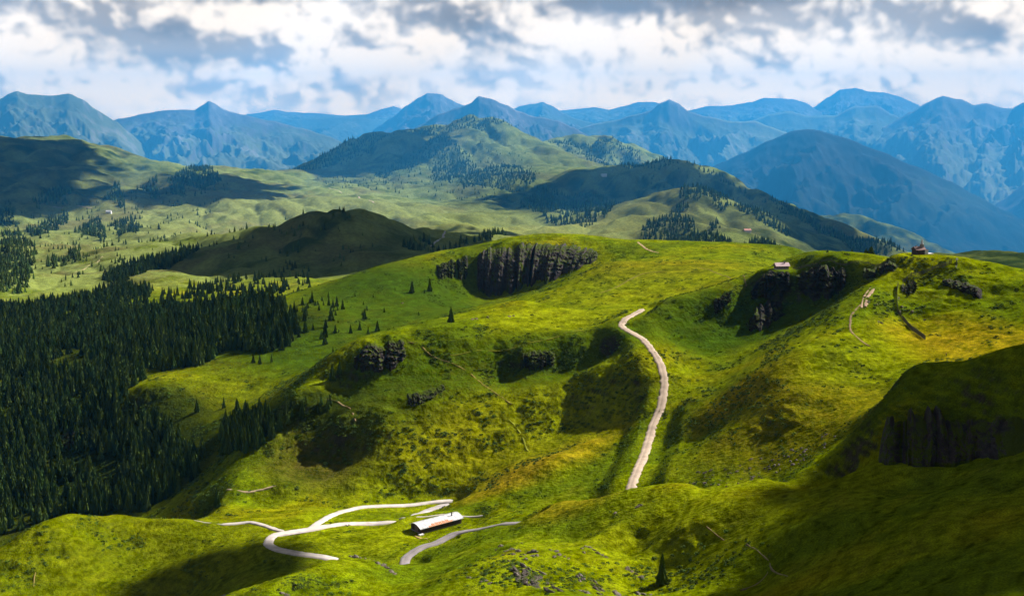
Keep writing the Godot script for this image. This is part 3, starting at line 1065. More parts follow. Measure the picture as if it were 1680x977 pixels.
	land("sunlit_knob", [347.5, -226.7, -3281.7, 445.3, -191.9, -3370.7, 532.1, -180.6, -3358.1, 617.8, -223.9, -3241.7, 683.9, -302.7, -2921, 245.8, -282.5, -2889.6, 397.1, -282.4, -2872.7, 494.2, -259.5, -2908.3])
	land("right_low_ridge", [1357.4, -399.9, -5019.7, 1479.7, -386.6, -4985, 1601.4, -420.4, -4947.3, 1655.8, -466.2, -4717.9, 1745.7, -493.1, -4685.3])
	land("hidden_ground", [-272.4, -241.8, -1444.5, -198.4, -232.4, -1456.6, -127.9, -229.7, -1526.1, -50, -226.9, -1592.1, 34.7, -228.7, -1653.9, 143.3, -230.4, -1709.7, 248.1, -238.5, -1821.8, 340.7, -248.5, -1806.7, 416.3, -256.7, -1727.7, 397.5, -216.5, -1354.9, 310.2, -150.6, -970.6, 341.9, -168.4, -959.9, 376.9, -186.1, -946.7, 414.5, -194.9, -930.9, 476.6, -194.9, -900.7, 540.5, -268, -1432.9, -267.8, -248.9, -608.7, -235.6, -238.9, -616, -209.6, -237, -625.3, -182.6, -232.3, -633.7, -301.1, -259.7, -580.6, -570.9, -330, -2945.2, -435.4, -320, -2968.2, -302.2, -310, -2884.2, -628.9, -290, -2728.5, -2255.5, -420, -5125.7, -1976.3, -430, -5239.7, -1653.6, -430, -5350.3, -1347.6, -460, -5846.7, -957.8, -500, -6530.1, -687.7, -500, -6564.1, -263, -450, -6694.8, 35.1, -450, -6699.9, 333.7, -200, -5790.4, 612.4, -330, -5566.4, 833.5, -420, -5132.8, 1074.4, -480, -4883.2, 512.8, -300, -3765.2, 685.7, -350, -3635.9, 1118.8, -560, -4358.7, 1398.7, -560, -4171.8, 1220.6, -500, -3065.9, 1342.4, -520, -3014.6, 1543.3, -520, -2916.9, 2237.3, -850, -5024.4, 2572.2, -850, -4861.5, 305.7, -560, -7293.6, 798.3, -600, -7256.2, 1122.1, -700, -6909.5, 1829.7, -800, -6237.2, 2589.2, -900, -6503.5, 3279.8, -900, -6521.7, -2980.5, -750, -6773.2, -2352.3, -750, -7016.2, -1662.1, -750, -7210.9, -1073.9, -700, -7321.7, -314, -700, -7493.4, -3540.3, -750, -6498.2, 1733.6, -900, -7194.1, 2418.1, -900, -6993.8, 43.4, -187, -518.2, 25, -190, -529.4, 68.2, -172, -500.4, 99.7, -160, -464.4, 125.3, -141, -427, 139.4, -122, -374.9, 190.6, -120, -505.3, 210.9, -112, -497.1, 183, -127, -529.3])
	land("flank_below", [-143.5, -181.4, -263.4, -95.4, -167.4, -284.4, -37.4, -153.4, -297.7, -61.5, -75, -103, -43.4, -75, -111.9, -21, -75, -118.1, 3.8, -75, -119.9, 33.8, -55, -115.1, 53.9, -50, -107.2, -19.1, -27, -35.1, -0.8, -27, -40, 18, -27, -35.7])
	solve_land()
	make_heights()

	# roads are cut into the land before it is meshed
	var road_up := path_points([49.1, -509.6, 54.3, -525.2, 58.1, -541.9, 69, -586, 78.7, -627.1, 86.3, -648.3, 90.9, -671, 91, -686.5, 88.6, -704.5, 81.7, -740.3, 74.4, -768.7, 85.9, -799.4, 94.6, -819.4], 2.0)
	var road_loop := path_points([-80.9, -505.3, -85.1, -507.5, -90.5, -509.5, -99.2, -511.1, -109.1, -517.5, -116.1, -527.5, -118.9, -536.8, -118.7, -547.1, -113, -552.2, -104.9, -558, -94.1, -567.7, -88.7, -573.2, -79.7, -577.2, -63.9, -577.9, -53.1, -572.2], 2.0)
	var road_hairpin := path_points([-103.5, -558.5, -101, -571.1, -99, -587.7, -94.4, -600.6, -86.3, -614, -75.4, -621.4, -62.1, -625.9, -48.6, -630.1, -38.9, -630.8, -33.7, -630.1], 2.0)
	var road_spur := path_points([-35.9, -627, -41.2, -623.6, -47.6, -616.2, -50.9, -606.9, -52.8, -597.7, -53.5, -583.6], 2.0)
	var road_west := path_points([-153, -579.3, -145.9, -580.1, -138, -580.7, -130, -573.8, -121.6, -563.8, -115.4, -557.9], 2.0)
	var road_low := path_points([-45.9, -463.9, -48, -491.2, -45.7, -498.9, -41.4, -505, -35.2, -508.4, -25.7, -516.4, -14.1, -511.1, -2.8, -502.4, 6, -495.3], 2.0)
	var roads := [[road_up, 2.6], [road_loop, 3.0], [road_hairpin, 2.6], [road_spur, 2.4], [road_west, 2.2], [road_low, 2.5]]
	for q in roads:
		level(q[0], 14 if q[0] == road_up else 8)
	for q in roads:
		carve(q[0], q[1] + 1.0, 15.0 if q[0] == road_up else 9.0, 0.4)
	# where a road dips behind a knoll it runs on below the turf
	for q in [[road_loop, true], [road_low, true]]:
		var p: Array[Vector3] = q[0]
		if q[0] == road_low:
			p.reverse()
		var d := (p[0] - p[4]).normalized()
		for k in 9:
			p.push_front(p[0] + d * 2.0 - Vector3.UP * 0.12)
	# level ground under the buildings
	var barn_at: Vector2 = Vector2(-38.4, -559.6)
	var hut_at: Vector2 = Vector2(192.6, -815.6)
	var top_at: Vector2 = Vector2(261.6, -734.8)
	for q in [[barn_at, 18.0], [hut_at, 9.0], [top_at, 9.0]]:
		var c := on_ground(q[0])
		var pad: Array[Vector3] = [c]
		carve(pad, q[1], 14.0, 0.0)

	# local colours of the ground
	var ochre := Color(0.38, 0.28, 0.012)
	var heather := Color(0.11, 0.075, 0.025)
	var lushest := Color(0.25, 0.29, 0.004)
	var shade_green := Color(0.05, 0.10, 0.006)  # for slopes turned from the sun: their shade put into the colour
	tint(Vector2(-13.6, -618.7), 34.0, ochre, 0.75)
	tint(Vector2(3.4, -618.5), 32.0, ochre, 0.8)
	tint(Vector2(31.0, -629.6), 30.0, ochre, 0.75)
	tint(Vector2(51.4, -649.1), 26.0, ochre, 0.6)
	tint(Vector2(-105.2, -687.6), 60.0, heather, 0.5)
	tint(Vector2(-74.9, -687.4), 55.0, heather, 0.4)
	tint(Vector2(-122.8, -678.8), 40.0, heather, 0.4)
	tint(Vector2(237.9, -587.9), 45.0, ochre, 0.85)
	tint(Vector2(232.2, -624.7), 40.0, ochre, 0.6)
	tint(Vector2(143.4, -526.8), 60.0, Color(0.24, 0.18, 0.01), 0.6)
	tint(Vector2(131.5, -591.5), 30.0, ochre, 0.5)
	tint(Vector2(114.4, -601.0), 26.0, ochre, 0.5)
	tint(Vector2(117.8, -1000.5), 110.0, lushest, 0.7)
	tint(Vector2(48.7, -823.8), 90.0, lushest, 0.9)
	tint(Vector2(155.3, -1119.2), 110.0, Color(0.24, 0.22, 0.012), 0.6)
	tint(Vector2(15.0, -687.2), 60.0, lushest, 0.6)
	tint(Vector2(-49.8, -648.3), 60.0, lushest, 0.7)
	tint(Vector2(-98.0, -553.5), 60.0, lushest, 0.6)
	tint(Vector2(-65.9, -541.0), 60.0, lushest, 0.6)
	tint(Vector2(69.3, -404.7), 70.0, lushest, 0.7)
	tint(Vector2(-15.1, -690.5), 70.0, Color(0.32, 0.31, 0.005), 0.8)  # brightened grass, sunlight on the central hill painted in
	tint(Vector2(-53.7, -705.2), 50.0, Color(0.26, 0.27, 0.005), 0.6)  # sunlight put into the colour here too
	tint(Vector2(23.1, -710.1), 60.0, lushest, 0.7)
	tint(Vector2(59.4, -683.1), 50.0, lushest, 0.6)
	tint(Vector2(179.0, -591.9), 50.0, lushest, 0.7)
	tint(Vector2(-263.7, -900.7), 90.0, lushest, 0.6)
	tint(Vector2(253.7, -720.6), 30.0, lushest, 0.9)
	tint(Vector2(-306.7, -740.9), 40.0, ochre, 0.35)
	tint(Vector2(-197.8, -557.2), 90.0, Color(0.17, 0.19, 0.004), 0.7)  # dimmer grass on the bottom-left hill, its shade painted in
	tint(Vector2(-144.7, -532.1), 60.0, Color(0.17, 0.2, 0.004), 0.6)  # same hill, shade put into the grass colour
	tint(Vector2(-59.8, -735.4), 50.0, shade_green, 0.6)
	tint(Vector2(-85.2, -713.1), 50.0, shade_green, 0.5)
	tint(Vector2(27.0, -489.7), 30.0, ochre, 0.55)
	tint(Vector2(-1222.0, -3613.0), 500.0, Color(0.26, 0.21, 0.12), 0.5)
	tint(Vector2(473.2, -3192.9), 330.0, Color(0.32, 0.32, 0.10), 0.7)
	tint(Vector2(190.6, -2990.5), 330.0, Color(0.42, 0.42, 0.12), 0.9)
	tint(Vector2(-211.0, -3316.3), 600.0, Color(0.34, 0.38, 0.15), 0.6)
	tint(Vector2(-728.2, -3116.8), 600.0, Color(0.36, 0.38, 0.18), 0.5)
	tint(Vector2(-333.7, -2240.6), 420.0, Color(0.075, 0.115, 0.025), 0.7)
	tint(Vector2(161.6, -3814.5), 520.0, Color(0.022, 0.04, 0.016), 0.9)
	tint(Vector2(-1551.7, -3778.0), 700.0, Color(0.035, 0.06, 0.02), 0.8)
	tint(Vector2(825.9, -2039.1), 800.0, Color(0.03, 0.055, 0.02), 0.95)
	tint(Vector2(761.7, -1740.6), 700.0, Color(0.03, 0.055, 0.02), 0.95)
	tint(Vector2(-136.0, -1152.0), 150.0, shade_green, 0.85)
	tint(Vector2(-162.8, -1006.7), 130.0, shade_green, 0.8)
	tint(Vector2(-208.6, -991.1), 110.0, shade_green, 0.6)
	tint(Vector2(-147.4, -1253.3), 100.0, shade_green, 0.6)
	tint(Vector2(-91.6, -1221.2), 110.0, shade_green, 0.8)
	tint(Vector2(149.9, -773.4), 70.0, shade_green, 0.8)
	tint(Vector2(177.8, -769.5), 60.0, shade_green, 0.8)
	tint(Vector2(113.4, -751.3), 60.0, shade_green, 0.6)
	tint(Vector2(56.7, -748.8), 45.0, shade_green, 0.7)
	tint(Vector2(12.2, -749.4), 45.0, shade_green, 0.8)
	tint(Vector2(-32.4, -748.2), 45.0, shade_green, 0.7)
	tint(Vector2(-78.3, -721.2), 60.0, shade_green, 0.3)
	tint(Vector2(-108.2, -5151.6), 700.0, Color(0.15, 0.19, 0.06), 0.7)
	tint(Vector2(-488.8, -4632.2), 500.0, Color(0.13, 0.18, 0.055), 0.7)
	tint(Vector2(-45.5, -4304.5), 450.0, Color(0.06, 0.09, 0.03), 0.6)
	tint(Vector2(1496.6, -4862.6), 1100.0, Color(0.022, 0.04, 0.016), 0.95)
	tint(Vector2(838.0, -3086.9), 700.0, Color(0.05, 0.07, 0.02), 0.8)
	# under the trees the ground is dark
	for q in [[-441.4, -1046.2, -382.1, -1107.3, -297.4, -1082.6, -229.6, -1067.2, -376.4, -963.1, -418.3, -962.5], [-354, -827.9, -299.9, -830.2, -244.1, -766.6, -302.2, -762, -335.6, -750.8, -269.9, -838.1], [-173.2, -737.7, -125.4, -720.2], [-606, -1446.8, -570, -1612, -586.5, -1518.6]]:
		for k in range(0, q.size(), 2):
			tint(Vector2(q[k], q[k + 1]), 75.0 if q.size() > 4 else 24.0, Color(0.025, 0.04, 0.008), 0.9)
	paint_land()

	# ------------------------------------------------ materials
	var turf := vmat(0.97)
	turf.albedo_texture = noise_tex(21, 1024, 0.06, 5, 0.42, 1.12, 0.03)
	turf.albedo_color = lin(0.88, 0.92, 0.7)
	turf.specular_mode = BaseMaterial3D.SPECULAR_DISABLED
	turf.uv1_triplanar = true
	turf.uv1_world_triplanar = true
	turf.uv1_scale = Vector3.ONE / 47.0
	turf.detail_enabled = true
	turf.detail_blend_mode = BaseMaterial3D.BLEND_MODE_MUL
	turf.detail_albedo = noise_tex(22, 512, 0.03, 5, 0.72, 1.06)
	turf.detail_uv_layer = BaseMaterial3D.DETAIL_UV_2
	turf.uv2_triplanar = true
	turf.uv2_world_triplanar = true
	turf.uv2_scale = Vector3.ONE / 173.0
	turf.normal_enabled = true
	turf.normal_texture = normal_tex(23, 512, 0.035, 4, 9.0)
	turf.normal_scale = 0.6
	far_mat = vmat(1.0)
	far_mat.albedo_texture = noise_tex(24, 512, 0.03, 5, 0.8, 1.0)
	far_mat.albedo_color = lin(0.46, 0.44, 0.44)
	far_mat.uv1_triplanar = true
	far_mat.uv1_world_triplanar = true
	far_mat.uv1_scale = Vector3.ONE / 900.0
	rock_mat = vmat(0.9)
	rock_mat.albedo_texture = noise_tex(25, 512, 0.03, 5, 0.4, 1.0, 0.03)
	rock_mat.albedo_color = lin(0.75, 0.75, 0.75)
	rock_mat.uv1_triplanar = true
	rock_mat.uv1_world_triplanar = true
	rock_mat.uv1_scale = Vector3.ONE / 9.0
	rock_mat.normal_enabled = true
	rock_mat.normal_texture = normal_tex(26, 512, 0.02, 5, 14.0)
	bark_mat = mat(lin(0.05, 0.035, 0.025), 0.95)
	leaf_mat = vmat(0.85)
	leaf_mat.backlight_enabled = true
	leaf_mat.backlight = Color(0.5, 0.55, 0.3)
	leaf_mat.albedo_color = lin(0.042, 0.070, 0.014)
	for k in 4:
		var m: StandardMaterial3D = vmat(0.85)
		m.backlight_enabled = true
		m.backlight = Color(0.5, 0.55, 0.3)
		m.albedo_color = lin(0.036 + 0.011 * k, 0.064 + 0.012 * k, 0.014)
		leaf_mats.append(m)
	var gravel := vmat(0.95)
	gravel.albedo_texture = noise_tex(27, 256, 0.06, 4, 0.85, 1.0)
	gravel.albedo_color = lin(0.74, 0.72, 0.69)
	gravel.uv1_triplanar = true
	gravel.uv1_world_triplanar = true
	gravel.uv1_scale = Vector3.ONE / 11.0

	struct("terrain", land_mesh(), turf)
	struct("outer_terrain", outer_land(), turf)

	# ------------------------------------------------ roads and trails
	var pale := Color(0.62, 0.56, 0.52)
	var pinkish := Color(0.50, 0.40, 0.31)
	var grey := Color(0.30, 0.27, 0.27)
	struct("gravel_road", ribbon(road_up, 2.0, 0.06, pinkish, 1.0, 31, 0.22), gravel)
	struct("gravel_road", ribbon(road_loop, 2.0, 0.08, pale, 0.4, 32, 0.04), gravel)
	struct("gravel_road", ribbon(road_hairpin, 1.8, 0.06, pale, 0.3, 33, 0.04), gravel)
	struct("gravel_road", ribbon(road_spur, 1.8, 0.05, Color(0.5, 0.46, 0.45), 0.5, 34, 0.1), gravel)
	struct("gravel_road", ribbon(road_west, 1.3, 0.05, pale * 0.85, 0.4, 35, 0.05), gravel)
	struct("gravel_road", ribbon(road_low, 1.9, 0.06, grey, 0.4, 36, 0.15), gravel)
	var dirt := Color(0.26, 0.17, 0.10)
	var trails := [
		[[-58.8, -574.9, -47.3, -571.2, -34.9, -575.2, -23.7, -571.6, -12.5, -567.6], 1.0, Color(0.5, 0.46, 0.4)],
		[[-152.3, -579.1, -161.8, -585.5, -170.3, -590.6], 0.9, Color(0.35, 0.33, 0.25)],
		[[221.6, -693.8, 215, -682.5, 210.4, -673.1, 206, -660.9], 1.5, Color(0.42, 0.30, 0.2)],
		[[219.7, -694.6, 212.7, -683.5, 207.4, -671.4, 203.2, -659.7], 0.8, Color(0.42, 0.30, 0.2)],
		[[205.9, -667.6, 196.8, -654.2, 192.4, -643.7, 187.8, -627.5, 187.6, -615, 189.6, -606, 190.7, -601.1], 0.9, Color(0.24, 0.17, 0.1)],
		[[148.4, -1360.1, 152.3, -1330.3, 157.6, -1308.9, 165.7, -1290.4], 2.0, Color(0.42, 0.30, 0.2)],
		[[168.1, -815.6, 185, -961, 185.3, -1051.1, 176.2, -1081.8], 1.0, Color(0.16, 0.12, 0.05)],
		[[146.1, -1072.6, 119.2, -1062.1, 92.8, -1019.6, 77.7, -1000.8], 1.0, Color(0.17, 0.14, 0.05)],
		[[-165.6, -643.2, -156.7, -639.9, -148.6, -643.2, -140.3, -645.7, -134.6, -647.6], 0.9, Color(0.5, 0.38, 0.25)],
		[[-73.3, -772.9, -62.2, -769.1, -53.4, -760.1, -44.9, -754.5, -30.3, -745.7, -21.9, -734, -11.7, -720.1, 0, -702.7], 0.7, Color(0.22, 0.17, 0.05)],
		[[-43, -757.5, -20.6, -764, 4.1, -764.6, 24.9, -769.3, 50.4, -779.7], 0.8, Color(0.2, 0.2, 0.02)],
		[[-3.8, -691.9, 1.9, -684.2, 6.6, -673, 9.4, -657.9], 0.9, Color(0.2, 0.22, 0.02)],
		[[-122.7, -728.6, -112.7, -727.4, -102, -707.3, -97.4, -695.5], 0.9, Color(0.26, 0.19, 0.1)],
		[[70, -399.5, 72, -391.9, 74.3, -381.1], 0.25, Color(0.26, 0.18, 0.08)],
		[[77.4, -362.9, 79.2, -348.4, 80.5, -341.8, 79.8, -337.9, 80.1, -323.6, 79.6, -310.6], 0.3, Color(0.24, 0.19, 0.1)],
		[[79.8, -338.5, 77.4, -334.4, 73.9, -331.6, 69, -329.7], 0.25, Color(0.24, 0.19, 0.1)],
		[[-228.2, -527.7, -227.7, -521.9, -225, -513.7], 0.3, Color(0.3, 0.24, 0.08)],
		[[-48.2, -543.9, -42.8, -533.2, -38.2, -511], 1.0, Color(0.42, 0.30, 0.12)],
		[[-660.5, -4032.4, -520.6, -3786.6, -437.7, -3519.5, -410.1, -3427.5], 4.0, Color(0.5, 0.42, 0.36)],
		[[-161.9, -2902.1, -152.4, -2492.4, -163.3, -2398.1, -168.5, -2362.6], 4.0, Color(0.45, 0.42, 0.4)],
		[[-1379.1, -3317.8, -1288.5, -3332.2, -1216.7, -3328.8], 4.0, Color(0.4, 0.3, 0.25)],
		[[-831.8, -2133.1, -827.9, -2215.6, -830.5, -2325], 3.0, Color(0.35, 0.32, 0.15)],
		[[-1213.1, -2927.6, -1208.3, -3034.9, -1247.2, -3221.9], 4.0, Color(0.35, 0.3, 0.15)],
	]
	for k in trails.size():
		var tp := path_points(trails[k][0], maxf(2.0, Vector2(trails[k][0][0], trails[k][0][1]).length() / 500.0))
		level(tp, 3)
		if tp.size() > 2:
			struct("dirt_trail", ribbon(tp, trails[k][1] * 0.62, 0.10 * maxf(1.0, trails[k][1] * 0.6), trails[k][2], trails[k][1] * 0.5, 60 + k), gravel)

	# ------------------------------------------------ the thicker air over the far valleys
	var air := FogVolume.new()
	air.name = "haze"
	air.shape = RenderingServer.FOG_VOLUME_SHAPE_BOX
	air.size = Vector3(44000, 1950, 11400)
	air.position = Vector3(0, -400, -2600.0 - 5700.0)
	var fm := FogMaterial.new()
	fm.albedo = lin(0.045, 0.42, 0.95)
	fm.density = 0.000105
	air.material = fm
	air.set_meta("kind", "stuff")
	add_child(air)
	# ------------------------------------------------ far mountains
	var blue_wood := Color(0.012, 0.026, 0.016)
	var alp := Color(0.17, 0.20, 0.09)
	var stone := Color(0.20, 0.19, 0.18)
	var lw := [blue_wood, alp, stone, 0.5, 0.3]
	mountain("mountain", [1033.4, -553.3, -8134.6, 1282, -380.2, -8099.2, 1445.4, -285.8, -8071.6, 1587.4, -206.5, -7942.9, 1723.1, -125.7, -7812.2, 1876.1, -56.4, -7776.9, 2009.8, -48.2, -7743.4, 2181.3, -91.8, -7696.9, 2391.7, -181.3, -7581.7, 2594.5, -275.9, -7461.8, 2789.1, -371.4, -7337.8, 2908.8, -450.2, -7237.3, 3076.7, -544.4, -7167.6, 3187.8, -622.8, -7064, 3387.5, -746.2, -6914.8, 3685.4, -892.9, -6760.7], 5900, -920, 201, 0.75, [Color(0.008, 0.018, 0.012), Color(0.045, 0.06, 0.03), Color(0.035, 0.035, 0.035), 1.15, 0.1], 0.95)  # dark woods, with cloud shade also put into these colours
	mountain("mountain", [-4756, 64.7, -8339.1, -4411.4, 132.1, -8526.4, -4088.1, 98.8, -8686.1, -3816.2, 179.6, -8699.8, -3760.6, 216, -8724, -3709, 243.5, -8746, -3640.5, 217.3, -8774.8, -3503, 209.6, -8830.6, -3374, 219.9, -8880.7, -3282.5, 174.9, -8914.9, -3203.7, 101.7, -8943.5, -3061.5, 14, -8993.2, -2972.2, -74.9, -9023.1, -2856.8, -188.3, -9060.3, -2688.9, -356, -9111.5, -2474, -575.4, -9172.2], 6900, -760, 202, 0.9, lw, 0.8)
	mountain("mountain", [-3987.8, -303.2, -9713.2, -3664.2, -76.5, -9839.9, -3359.7, 30.9, -9948, -3144.8, 82.9, -10018, -2975.2, 114.5, -10069.7, -2765.1, 115.2, -10129.4, -2694.3, 157.3, -10148.4, -2643.3, 194.1, -10161.8, -2594.4, 168.2, -10174.4, -2526.2, 115.9, -10191.6, -2356.1, 68.8, -10232.3, -2152.8, 21.3, -10276.9, -1876.7, -42.4, -10229.3, -1601.8, -116.1, -10174.7, -1420.7, -212, -10201.6, -1238.1, -329.9, -10225.3, -974.6, -535.2, -10253.8], 7300, -740, 203, 0.9, [blue_wood, Color(0.21, 0.25, 0.11), stone, 0.42, 0.6], 0.8)
	mountain("mountain", [-2200.2, -483.3, -11593.1, -1719.2, -303.5, -11674.1, -1474.5, -133.6, -11707.5, -1321.1, -24.3, -11725.8, -1198.2, 60.7, -11739, -1074.9, 170, -11750.9, -921.3, 255, -11764, -859.8, 291.4, -11768.6, -725.3, 291.6, -11777.7, -646, 243.3, -11782.3, -554.3, 194.8, -11787, -400.8, 152.4, -11793.2, -61.8, -30.6, -11799.8, 372.2, -306.6, -11794.1], 8500, -800, 204, 0.9, lw, 0.85, 340)
	mountain("mountain", [-1200.3, -284.8, -9121.4, -913, -118.7, -9154.6, -720.9, -14.3, -9171.7, -552.5, 76, -9183.4, -422.9, 114, -9190.3, -326.7, 152, -9194.2, -264, 208.8, -9196.2, -168.1, 189.9, -9198.5, -57.7, 142.6, -9199.8, 48.1, 95.1, -9199.9, 192.6, 47.6, -9198, 361.1, 19, -9192.9, 481.6, -38.1, -9187.4, 587.7, -95.2, -9181.2, 771.1, -214.4, -9167.6, 1060.8, -429, -9138.6], 7400, -760, 205, 0.85, [blue_wood, Color(0.13, 0.16, 0.08), stone, 0.75, 0.1], 0.85, 340)
	mountain("mountain", [-393.5, -162.1, -12493.8, 65.3, 167.9, -12499.8, 228.6, 200.1, -12497.9, 326.4, 225.9, -12495.7, 424.4, 180.7, -12492.8, 555.4, 96.9, -12487.7, 718.8, 38.8, -12479.3, 914.5, -19.4, -12466.5, 1110.1, -96.8, -12450.6, 1696.2, -451.4, -12384.4], 9500, -800, 206, 0.9, lw, 0.85, 260)
	mountain("mountain", [115.6, -228.6, -10999.4, 576, -68.3, -10984.9, 804.6, -5.7, -10970.5, 975.4, 28.4, -10956.7, 1173.3, 79.2, -10937.3, 1313.6, 124.2, -10921.3, 1396.6, 191.6, -10911, 1468.8, 219.5, -10901.5, 1547.9, 180, -10890.6, 1649.6, 112.5, -10875.6, 1817.2, 56.1, -10848.9, 2038.1, 16.8, -10809.5, 2255.6, 11.1, -10766.3, 2526.7, -83.3, -10705.9, 2903.9, -331.2, -10609.8, 3221.2, -549, -10517.8], 8600, -820, 207, 0.8, [blue_wood, Color(0.22, 0.26, 0.13), stone, 0.25, 0.8], 0.8)
	mountain("mountain", [1890.3, -166.8, -12861.8, 2280.4, -33.2, -12798.4, 2633.2, 32.9, -12730.5, 2821.7, 105, -12690.1, 3040.7, 137.2, -12639.4, 3229.3, 78.2, -12592.5, 3474.2, 90.7, -12527.2, 3681.5, 193.2, -12467.8, 3889.6, 192.2, -12404.5, 4040.4, 102.2, -12356.2, 4249.4, -31.8, -12285.9, 4602.1, -284.3, -12158.1, 4950.8, -627.4, -12020.4, 5396.6, -992.5, -11827], 9000, -880, 208, 0.9, [blue_wood, Color(0.22, 0.26, 0.13), stone, 0.3, 0.7], 0.7)
	mountain("mountain", [1721.3, -127.6, -16410, 2308.1, 126.8, -16337.8, 2557.3, 185.4, -16300.6, 2763.6, 227, -16266.9, 3051.3, 234.6, -16215.4, 3334.8, 283.7, -16159.5, 3494.4, 341.3, -16125.7, 3854.2, 323, -16043.5, 4029.5, 272.7, -16000.4, 4190.2, 165, -15959.1, 4649.8, -123.1, -15831.3], 13000, -500, 209, 0.8, lw, 0.8, 300)
	mountain("mountain", [3935.1, -132.6, -17051.8, 4343.9, 192.8, -16952.3, 4585.3, 366.1, -16888.6, 4744.4, 477.7, -16844.6, 4946.1, 493.3, -16786.5, 5108.7, 440.3, -16737.7, 5307.7, 430.1, -16675.7, 5506.9, 368.6, -16611, 5705.5, 273.5, -16543.8, 5942.6, 127.7, -16460.1, 6486.4, -253.1, -16253.5], 13500, -500, 210, 0.9, lw, 0.8, 300)
	mountain("mountain", [3362.8, -369.4, -11831.4, 3745.3, -30.3, -11715.9, 3986.9, 108.3, -11635.9, 4109.9, 219.4, -11486.9, 4228.6, 277.5, -11443.7, 4371.6, 235.2, -11389.9, 4503.4, 175.7, -11338.4, 4604, 198.4, -11297.9, 4706.9, 157, -11255.4, 4817, 144.8, -11208.7, 4831.6, 198.5, -10984.3, 5007.4, 281.2, -10905.3, 5379.5, 193.9, -10726.6, 6014.3, 267.8, -10384], 7800, -930, 211, 1.0, [blue_wood, Color(0.24, 0.27, 0.14), stone, 0.36, 0.6], 0.75)
	mountain("mountain", [3086.9, -1017.1, -8772.7, 3365.1, -773.2, -8562.5, 3509.3, -563.7, -8287.6, 3684.3, -411.3, -8211.3, 3888.4, -261.9, -8116.7, 4216.8, -123.8, -7951], 7300, -900, 212, 0.8, [blue_wood, alp, stone, 0.9, 0.1], 0.9, 200)
	mountain("mountain", [-5718.3, -52.3, -20206.5, -4915.9, 105.6, -20416.5, -4507, 169.7, -20510.6, -4196.5, 234, -20576.4, -3938.5, 192, -20627.4, -3467.6, 171.4, -20711.7, -3044.8, 129, -20778.1, -2616.7, 150.9, -20836.3, -2292, 258.9, -20874.5, -2129.4, 302.2, -20891.8, -1859.9, 216.3, -20917.5, -1098.2, 54.3, -20971.3], 17000, -300, 213, 0.8, lw, 0.8, 260, 60)
	mountain("mountain", [-3115.8, 0, -14161.3, -2685.7, 51.6, -14249.1, -2249.4, 74.1, -14324.5, -1807.6, 59.6, -14386.9, -1435.7, 29.9, -14428.8, -911.5, -187.7, -14471.3], 11000, -700, 215, 0.6, lw, 0.8, 200, 80)
	mountain("mountain", [0, 0, -19500, 815.1, 211.5, -19483, 1119.7, 241.5, -19467.8, 1372.8, 261.4, -19451.6, 1625.9, 221, -19432.1, 1876.9, 280.8, -19409.5, 2126.5, 350.3, -19383.7, 2376.1, 349.8, -19354.7, 2526.3, 299.7, -19335.7, 2925.4, 149.6, -19279.3, 3420.7, -49.7, -19197.6], 15000, -300, 214, 0.8, lw, 0.8, 260, 60)

	# ------------------------------------------------ rock faces
	var dark_rock := Color(0.075, 0.066, 0.068)
	var pale_rock := Color(0.30, 0.26, 0.245)
	cliff("broad dark rock face with vertical grooves below the grassy plateau crest", [-43.9, -149.1, -1328.2, -28.5, -143.1, -1339.9, 7.1, -138.9, -1341.8, 42.8, -134.1, -1342, 78.5, -135.9, -1340.8, 96.5, -141.5, -1333.2, 102.5, -147.8, -1317.5], [-42.5, -179.5, -1281.4, -27.3, -187.2, -1272.6, 3.4, -182.3, -1272.9, 30.7, -176.1, -1275.4, 58.1, -166.4, -1279.8, 82.7, -158.2, -1290.5, 102.9, -150.7, -1304], dark_rock * 1.5, 4.0, 2.2, -0.2, -0.05)
	cliff("short rock step left of the broad dark rock face", [-89, -156.9, -1303.5, -70.5, -151.1, -1322.6, -49.7, -146.8, -1332.8], [-84.6, -169.9, -1275.8, -67.2, -171.8, -1283.4, -48.5, -172, -1294.9], dark_rock, 3.0, 3.0, -0.1)
	cliff("grooved grey rock face under the tip of the lit meadow spur", [-106.5, -153.1, -758.6, -98.9, -147.9, -764.3, -83.3, -146.3, -772.5, -71.8, -145.7, -774.4], [-106.5, -158.9, -751.6, -97.7, -160.9, -745.9, -81, -159.7, -748.4, -68.9, -153.8, -758.4], dark_rock * 1.2, 3.5, 2.4, -0.25)
	cliff("dark overhung rock ledge halfway down the central green slope", [-68.6, -169.1, -717.5, -58.6, -168.3, -719.9, -41.4, -166.2, -727.1], [-67, -175.1, -700, -56.6, -175, -702.8, -40.8, -169, -716.5], dark_rock, 3.0, 2.0, -0.15)
	cliff("dark rocks below the plateau lip in the middle of the slope", [4.1, -154.9, -756.1, 16.4, -150.7, -759.6, 30.7, -149.7, -759], [4, -160.5, -746.5, 16.1, -163.2, -745.1, 30.5, -155.8, -751.2], dark_rock, 2.5, 2.0, 0.0)
	cliff("rounded dark crag just below the wooden hut", [168.4, -115, -810.2, 178.3, -112, -812.9, 188.6, -106.9, -811.1, 197.4, -105, -803.2], [167.2, -122.8, -803.5, 177.7, -120.2, -798.3, 188.3, -114.5, -795, 196.5, -109.6, -794.8], dark_rock, 3.5, 2.6, -0.4)
	cliff("tall broken crag with grassy gullies right of the wooden hut", [199.8, -103.3, -802.7, 207.6, -98.6, -793.6, 215.1, -95.2, -775, 226.4, -92.8, -768.1], [197.5, -113.9, -791.7, 202.9, -114, -764.7, 211.4, -111.7, -755.5, 223.8, -104.9, -755], dark_rock, 3.5, 3.0, -0.35)
